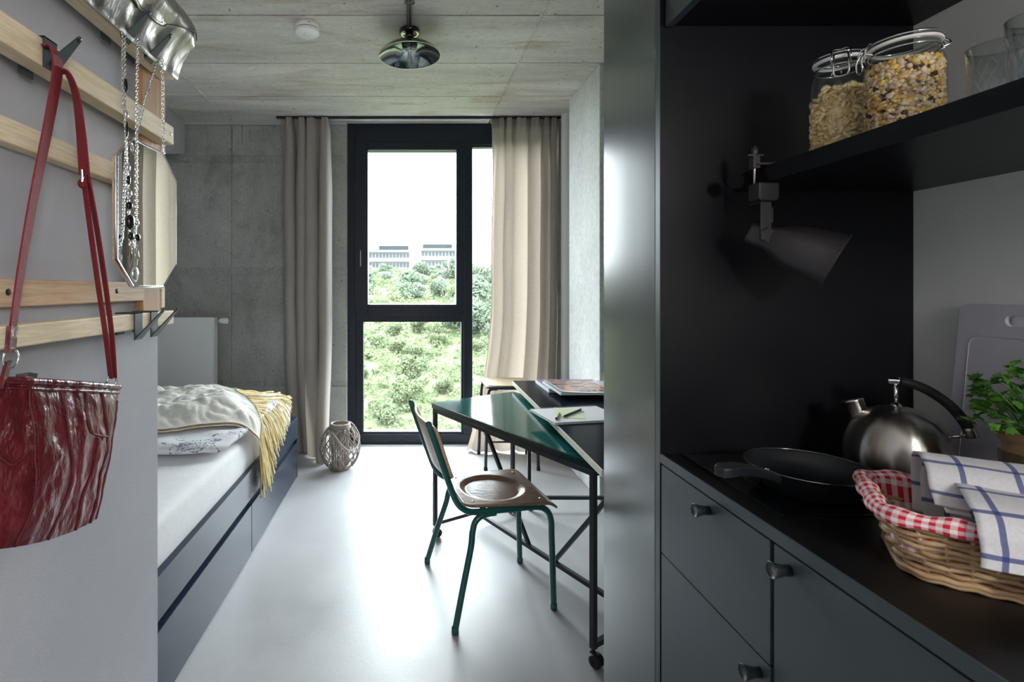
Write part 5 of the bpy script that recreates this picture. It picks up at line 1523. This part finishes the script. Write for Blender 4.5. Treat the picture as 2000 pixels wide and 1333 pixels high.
def hook(y, zt, zb, lab, tipx=-0.600, tipz=None, depth=0.052):
    e = thing('coat_hook', (-0.647, y, zb - 0.01), lab, 'hook', 'black folded hooks on the rack')
    w = 0.034; t = 0.0028; xf = -0.6490
    tipz = tipz if tipz is not None else zt + 0.004
    st = MB()
    st.box(-0.6930, -0.6898, y - w / 2, y + w / 2, zb - 0.012, zt + t)
    st.box(-0.6930, xf + t, y - w / 2, y + w / 2, zt + 0.0004, zt + 0.0004 + t)
    zv = zt - depth
    st.box(xf, xf + t, y - w / 2, y + w / 2, zv, zt + t)
    O('strap', st, 'hookm', e)
    # tapering prong rising from the fold
    a0 = V((xf + 0.001, y, zv + 0.0014)); a1 = V((tipx, y, tipz))
    pr = MB()
    n = 10
    pts = [a0.lerp(a1, k / n) for k in range(n + 1)]
    ws = [lerp(w, 0.011, k / n) for k in range(n + 1)]
    pr.ribbon(pts, (0, 1, 0), ws, 0.003)
    pr.lathe([(0, -0.0015), (0.0055, -0.0015), (0.0055, 0.0015), (0, 0.0015)], 14, a1, axis_mat((a1 - a0).cross(V((0, 1, 0)))))
    O('prong', pr, 'hookm', e)
    return e
hook(0.922, 1.744, 1.694, 'black metal hook carrying the red strap', -0.595, 1.748)
hook(1.166, 1.922, 1.874, 'black metal hook with the bead necklace in front of the silver bag', -0.594, 1.926, 0.060)
hook(1.268, 1.922, 1.874, 'black metal hook with the mirror chain in front of the silver bag', -0.593, 1.925, 0.060)
hook(1.222, 1.239, 1.201, 'empty black hook on the lowest rail, left of the pair', -0.590, 1.244, 0.062)
hook(1.298, 1.239, 1.201, 'empty black hook at the end of the lowest rail', -0.590, 1.244, 0.062)

# silver clutch held in the upper hooks
sb = thing('silver_clutch', (-0.615, 1.1, 1.872), 'crumpled pewter-silver leather clutch bag lying in the top hooks', 'bag')
sect = [(-0.642, 1.873), (-0.636, 1.872), (-0.632, 1.892), (-0.623, 1.922), (-0.604, 1.947), (-0.584, 1.968), (-0.581, 1.990), (-0.592, 2.014), (-0.612, 2.028), (-0.630, 2.024), (-0.642, 2.000), (-0.645, 1.94)]
sectc = catmull([(a, 0, b_) for a, b_ in sect], 5, closed=True)
def clutch_pt(u, y, off=0.0, wr=1.0):
    k = u * len(sectc); i = int(k) % len(sectc); p = sectc[i].lerp(sectc[(i + 1) % len(sectc)], k - int(k))
    end = sstep(1.412, 1.375, y)
    c = V((-0.628, 0, 1.945))
    d = V((p.x - c.x, 0, p.z - c.z))
    sc__ = 0.72 + 0.28 * end
    hk = max(math.exp(-((y - 1.166) / 0.022) ** 2), math.exp(-((y - 1.268) / 0.022) ** 2))
    low = sstep(1.98, 1.92, p.z) * sstep(-0.636, -0.62, p.x)
    bulge = 0.005 * low * (1 - hk) - 0.007 * low * hk
    ww = (0.0045 * N(p.z * 9, y * 22, 3) + 0.0012 * N(p.z * 24, y * 44, 5)) * wr * (0 if p.x < -0.638 else 1)
    x = c.x + d.x * (0.8 + 0.2 * end) + bulge + ww + (d.x > 0) * off
    z = c.z + d.z * sc__ + ww * 0.6 + off * (1 if d.z > 0 else -0.3)
    if d.z < 0:
        z = c.z + d.z * (0.96 + 0.04 * end) + ww * 0.3
    return V((max(x, -0.6455), y, z))
bodym_ = MB(); bodym_.grid(lambda u, w: clutch_pt(u, lerp(0.78, 1.405, w)), 60, 90, closeu=True)
capv = [clutch_pt(k / 60, 1.405) for k in range(60)]
bodym_.add(capv + [sum(capv, V()) / 60 + V((0, 0.004, 0))], [(k, (k + 1) % 60, 60) for k in range(60)], True)
capv = [clutch_pt(k / 60, 0.78) for k in range(60)]
bodym_.add(capv + [sum(capv, V()) / 60], [((k + 1) % 60, k, 60) for k in range(60)], True)
O('body', bodym_, 'silverbag', sb)
def flap_end(y):
    # fraction of the section where the flap ends (larger = further up)
    return lerp(0.285, 0.47, sstep(1.20, 1.40, y)) if y > 1.2 else 0.285
def flap_fn(u, w):
    y = lerp(0.79, 1.403, w)
    return clutch_pt(lerp(0.80, flap_end(y), u), y, 0.006)
flo = O('flap', MB().grid(flap_fn, 34, 90), 'silverbag', sb)
O('flap_piping', MB().tube([flap_fn(1.0, k / 90) for k in range(91)], 0.0018, 6), 'silverdark', flo)
st = MB()
for k in range(2, 130):
    p = flap_fn(0.965, k / 131); q = flap_fn(0.965, (k + 0.55) / 131)
    st.tube([p + V((0.0006, 0, 0)), q + V((0.0006, 0, 0))], 0.0006, 4)
O('stitching', st, 'silverdark', flo)

# hanging octagonal mirror
mx_ = -0.620
mxx = lambda y: mx_ + (y - 1.22) * 0.022      # turned slightly on its chain
oc = [(1.152, 1.637), (1.286, 1.637), (1.356, 1.580), (1.356, 1.362), (1.286, 1.303), (1.152, 1.303), (1.090, 1.362), (1.090, 1.582)]
mr_ = thing('hanging_mirror', (mx_, 1.22, 1.303), 'octagonal frameless mirror with silver rim hanging from a chain', 'mirror')
O('mirror_glass', MB().prism([(mxx(y), y, z) for y, z in oc][::-1], (-0.004, 0, 0)), 'mirror', mr_)
O('backing', MB().prism([(mxx(y) - 0.0042, y, z) for y, z in oc][::-1], (-0.006, 0, 0)), 'redpine', mr_)
O('solder_rim', MB().tube([(mxx(y) - 0.002, y, z) for y, z in oc], 0.0038, 8, closed=True, smooth=False), 'chrome', mr_)
def chain(mb, pts, link=0.0088, r=0.0012):
    """alternating oval links along a path"""
    pts = [V(p) for p in pts]
    L = [0]
    for k in range(1, len(pts)):
        L.append(L[-1] + (pts[k] - pts[k - 1]).length)
    n = max(2, int(L[-1] / (link * 0.72)))
    j = 0
    for k in range(n):
        s_ = L[-1] * (k + 0.5) / n
        while L[j + 1] < s_:
            j += 1
        f = (s_ - L[j]) / max(1e-9, L[j + 1] - L[j])
        c = pts[j].lerp(pts[j + 1], f); t = (pts[j + 1] - pts[j]).normalized()
        a = t.orthogonal().normalized(); a.rotate(Matrix.Rotation(0.6 + (PI / 2 if k % 2 else 0), 3, t))
        mb.tube([c + t * math.cos(q / 8 * 2 * PI) * link * 0.55 + a * math.sin(q / 8 * 2 * PI) * link * 0.34 for q in range(8)], r, 4, closed=True)
    return mb
cm_ = MB()
apex = V((-0.622, 1.268, 1.870))
chain(cm_, [apex, V((-0.618, 1.20, 1.75)), V((-0.617, 1.156, 1.648))])
chain(cm_, [apex + V((0.006, 0.006, 0)), V((-0.618, 1.283, 1.75)), V((-0.617, 1.285, 1.655))])
O('suspension_chain', cm_, 'chrome', mr_)
for y in (1.156, 1.286):
    O('ring', MB().tube([(-0.617, y + 0.006 * math.cos(q / 12 * 2 * PI), 1.645 + 0.007 * math.sin(q / 12 * 2 * PI)) for q in range(12)], 0.0013, 6, closed=True), 'chrome', mr_)

# bead necklace
nk = thing('bead_necklace', (-0.606, 1.12, 1.33), 'long silver chain necklace with black and clear beads before the mirror', 'necklace')
A_ = catmull([(-0.640, 1.150, 1.868), (-0.632, 1.135, 1.80), (-0.622, 1.118, 1.70), (-0.612, 1.104, 1.625), (-0.608, 1.105, 1.50), (-0.606, 1.110, 1.40), (-0.606, 1.114, 1.375)], 8)
B_ = catmull([(-0.618, 1.166, 1.868), (-0.615, 1.156, 1.78), (-0.611, 1.146, 1.66), (-0.608, 1.140, 1.55), (-0.607, 1.136, 1.44), (-0.606, 1.126, 1.39)], 8)
cn = MB(); chain(cn, A_, 0.0080, 0.0012); chain(cn, B_, 0.0095, 0.0013)
B3 = [p + V((0.002, -0.012, 0)) for p in A_[:18]]; chain(cn, B3, 0.008, 0.0011)
O('chain', cn, 'chrome', nk)
def onA(z):
    for k in range(len(A_) - 1):
        if A_[k].z >= z >= A_[k + 1].z:
            return A_[k].lerp(A_[k + 1], (A_[k].z - z) / max(1e-6, A_[k].z - A_[k + 1].z))
    return A_[-1]
for z, mt_, rx, rz in ((1.745, 'jet', 0.0062, 0.0165), (1.678, 'crystal', 0.0068, 0.0092), (1.642, 'jet', 0.0045, 0.019), (1.560, 'crystal', 0.0066, 0.0085),
                       (1.533, 'jet', 0.0058, 0.0105), (1.505, 'crystal', 0.0082, 0.0090), (1.478, 'jet', 0.0092, 0.0092), (1.443, 'jet', 0.0126, 0.0168),
                       (1.412, 'jet', 0.0085, 0.0092), (1.398, 'crystal', 0.0060, 0.0085)):
    p = onA(z)
    O('bead', MB().ball(p + V((0.003, 0, 0)), (rx * 0.6, rx, rz), 10, 8), mt_, nk)
for (y, z, mt_, rx) in ((1.136, 1.412, 'jet', 0.0075), (1.134, 1.444, 'crystal', 0.0055)):
    O('bead', MB().ball((-0.603, y, z), (rx * 0.6, rx, rx * 1.15), 10, 8), mt_, nk)
sw = MB()
sw.tube([(-0.604 + 0.001 * q, 1.107 + 0.010 * math.cos(q * 0.55) * (1 - q / 30), 1.600 + 0.015 * math.sin(q * 0.55) * (1 - q / 30)) for q in range(20)], 0.0016, 6)
O('swirl_link', sw, 'chrome', nk)
for (y, z, h_) in ((1.104, 1.368, 0.022), (1.132, 1.370, 0.026)):
    O('diamond_link', MB().tube([(-0.603, y, z + h_), (-0.603, y + 0.007, z), (-0.603, y, z - h_), (-0.603, y - 0.007, z)], 0.0016, 6, closed=True, smooth=False), 'chrome', nk)
O('crystal_pendant', MB().ball((-0.602, 1.122, 1.330), (0.006, 0.014, 0.017), 10, 7), 'crystal', nk)

# burgundy shoulder bag hanging from the second rail
rb = thing('shoulder_bag', (-0.63, 0.88, 0.87), 'burgundy crinkled leather shoulder bag hanging on a long red strap', 'bag')
TL, TR, BRr, BLl = V((0, 0.792, 1.155)), V((0, 1.128, 1.078)), V((0, 1.050, 0.832)), V((0, 0.785, 0.898))
def bag_yz(u, w):
    p = (TL.lerp(TR, u)).lerp(BLl.lerp(BRr, u), w)
    p.z -= 0.010 * math.sin(PI * u) * w
    return p
def bag_front(u, w, off=0.0):
    p = bag_yz(u, w)
    e = (1 - abs(2 * u - 1) ** 4) * (0.25 + 0.75 * math.sin(PI * min(1, w * 0.85 + 0.12)) ** 0.7)
    wrk = 0.006 * N(p.y * 11 + p.z * 6, p.z * 7, 2) + 0.0035 * N(p.y * 30, p.z * 18, 5) + 0.002 * N(p.y * 70, p.z * 50, 8)
    return V((-0.640 + 0.036 * e + wrk * min(1, e * 1.6) + off, p.y, p.z))
def bag_back(u, w):
    p = bag_yz(u, w)
    e = (1 - abs(2 * u - 1) ** 4) * math.sin(PI * min(1, w * 0.9 + 0.08))
    return V((-0.642 - 0.022 * e, p.y, p.z))
O('front_panel', MB().grid(bag_front, 90, 70), 'redleather', rb)
O('back_panel', MB().grid(lambda u, w: bag_back(1 - u, w), 40, 30), 'redleather', rb)
gus = MB()
gus.grid(lambda u, w: bag_front(1, u).lerp(bag_back(1, u), w) + V((0, 0.004 * math.sin(PI * w), 0)), 30, 3)
gus.grid(lambda u, w: bag_front(u, 1).lerp(bag_back(u, 1), w), 60, 3)
gus.grid(lambda u, w: bag_front(0, u).lerp(bag_back(0, u), w), 30, 3)
O('gusset', gus, 'redleather', rb)
O('top_binding', MB().tube([bag_front(k / 50, 0.035, 0.001) for k in range(51)], 0.0030, 6).tube([bag_front(k / 50, 0.0) + V((0, 0, 0.003)) for k in range(51)], 0.0062, 8), 'redleather', rb)
zp = O('zip', MB().tube([bag_back(k / 50, 0.0) + V((0.001, 0, 0.006)) for k in range(51)], 0.004, 6), 'redstitch', rb)
O('zip_pull', MB().ribbon([(-0.632, 0.822, 1.158), (-0.624, 0.837, 1.159), (-0.620, 0.852, 1.154)], (0, 0, 1), 0.007, 0.0015), 'chrome', zp)
seams = [[(0.13, 0.04), (0.15, 0.35), (0.17, 0.7), (0.12, 1.0)], [(0.34, 0.04), (0.37, 0.3), (0.46, 0.62), (0.38, 1.0)], [(0.535, 0.04), (0.54, 0.22), (0.60, 0.33), (0.78, 0.37), (0.80, 0.36)],
         [(0.66, 0.37), (0.66, 0.6), (0.62, 0.8), (0.66, 1.0)], [(0.68, 0.04), (0.74, 0.2), (0.79, 0.36), (0.80, 0.7), (0.83, 1.0)], [(0.93, 0.1), (0.91, 0.35), (0.90, 0.7), (0.93, 1.0)], [(0.93, 0.22), (0.97, 0.34), (0.99, 0.45)],
         [(0.0, 0.42), (0.06, 0.5), (0.13, 0.42)]]
for s_ in seams:
    path = catmull([(a, b_, 0) for a, b_ in s_], 12)
    pts = [bag_front(min(1, p.x), min(1, p.y), 0.0012) for p in path]
    so = O('seam', MB().tube(pts, 0.0018, 5), 'redstitch', rb)
    dot = MB()
    for side in (-0.0065, 0.0065):
        for k in range(0, len(path) - 1):
            for h_ in (0.0, 0.5):
                p = path[k].lerp(path[k + 1], h_)
                q = path[k].lerp(path[k + 1], h_ + 0.28)
                dot.tube([bag_front(min(1, max(0, p.x + side * 2)), min(1, p.y), 0.0010), bag_front(min(1, max(0, q.x + side * 2)), min(1, q.y), 0.0010)], 0.0011, 4)
    O('stitches', dot, 'redstitch', so)
# straps
HKV = V((-0.628, 0.914, 1.700))
O('strap', MB().ribbon(catmull([(-0.6445, 0.914, 1.728), (-0.638, 0.914, 1.727), (-0.630, 0.912, 1.720), (-0.623, 0.905, 1.68), (-0.621, 0.880, 1.58), (-0.621, 0.846, 1.45), (-0.622, 0.820, 1.33), (-0.624, 0.803, 1.225)], 8), (-0.15, 1, 0.1), [lerp(0.040, 0.015, k / 56) for k in range(57)], 0.003), 'redstrap', rb)
O('strap', MB().ribbon(catmull([(-0.640, 0.925, 1.69), (-0.622, 0.930, 1.690), (-0.614, 0.942, 1.655), (-0.613, 0.955, 1.59), (-0.614, 0.967, 1.515)], 8), [V((-0.5, 0.8, 0)).lerp(V((-1, 0.25, 0)), k / 32) for k in range(33)], 0.024, 0.003), 'redstrap', rb)
for dx, a in ((0.0, 0.0), (0.004, 0.011)):
    O('strap_tail', MB().ribbon(catmull([(-0.615 + dx, 0.965 + a * 0.4, 1.515), (-0.616 + dx, 0.982 + a * 1.2, 1.44), (-0.618 + dx, 1.015 + a * 1.6, 1.31), (-0.620 + dx, 1.045 + a * 1.3, 1.20), (-0.622 + dx, 1.066 + a * 0.6, 1.112)], 8), (-1, 0.45, 0.1), 0.013, 0.003), 'redstrap', rb)
bk_ = [(-0.613, 0.967 + 0.009 * a, 1.513 + 0.013 * b_) for a, b_ in ((-1, -1), (1, -0.6), (1, 1), (-1, 0.6))]
O('slider_buckle', MB().tube(bk_, 0.002, 6, closed=True, smooth=False).tube([bk_[0], bk_[2]], 0.0016, 6), 'chrome', rb)
O('strap_knot', MB().ball((-0.6165, 0.967, 1.497), (0.008, 0.011, 0.010), 10, 6), 'redstrap', rb)
for (y, z) in ((0.801, 1.190), (1.072, 1.103)):
    O('d_ring', MB().tube([(-0.624 + 0.004 * math.cos(q / 10 * 2 * PI), y + 0.011 * math.cos(q / 10 * 2 * PI), z + 0.015 * math.sin(q / 10 * 2 * PI)) for q in range(10)], 0.002, 6, closed=True), 'chrome', rb)
    O('ring_loop', MB().ribbon([(-0.626, y - 0.002, z - 0.004), (-0.630, y - 0.003, z - 0.022), (-0.634, y - 0.004, z - 0.045)], (-0.3, 1, 0), 0.016, 0.005), 'redleather', rb)
O('strap_loop', MB().ribbon([(-0.624, 0.804, 1.240), (-0.624, 0.802, 1.220), (-0.625, 0.801, 1.199)], (-0.3, 1, 0.1), 0.024, 0.007), 'redleather', rb)
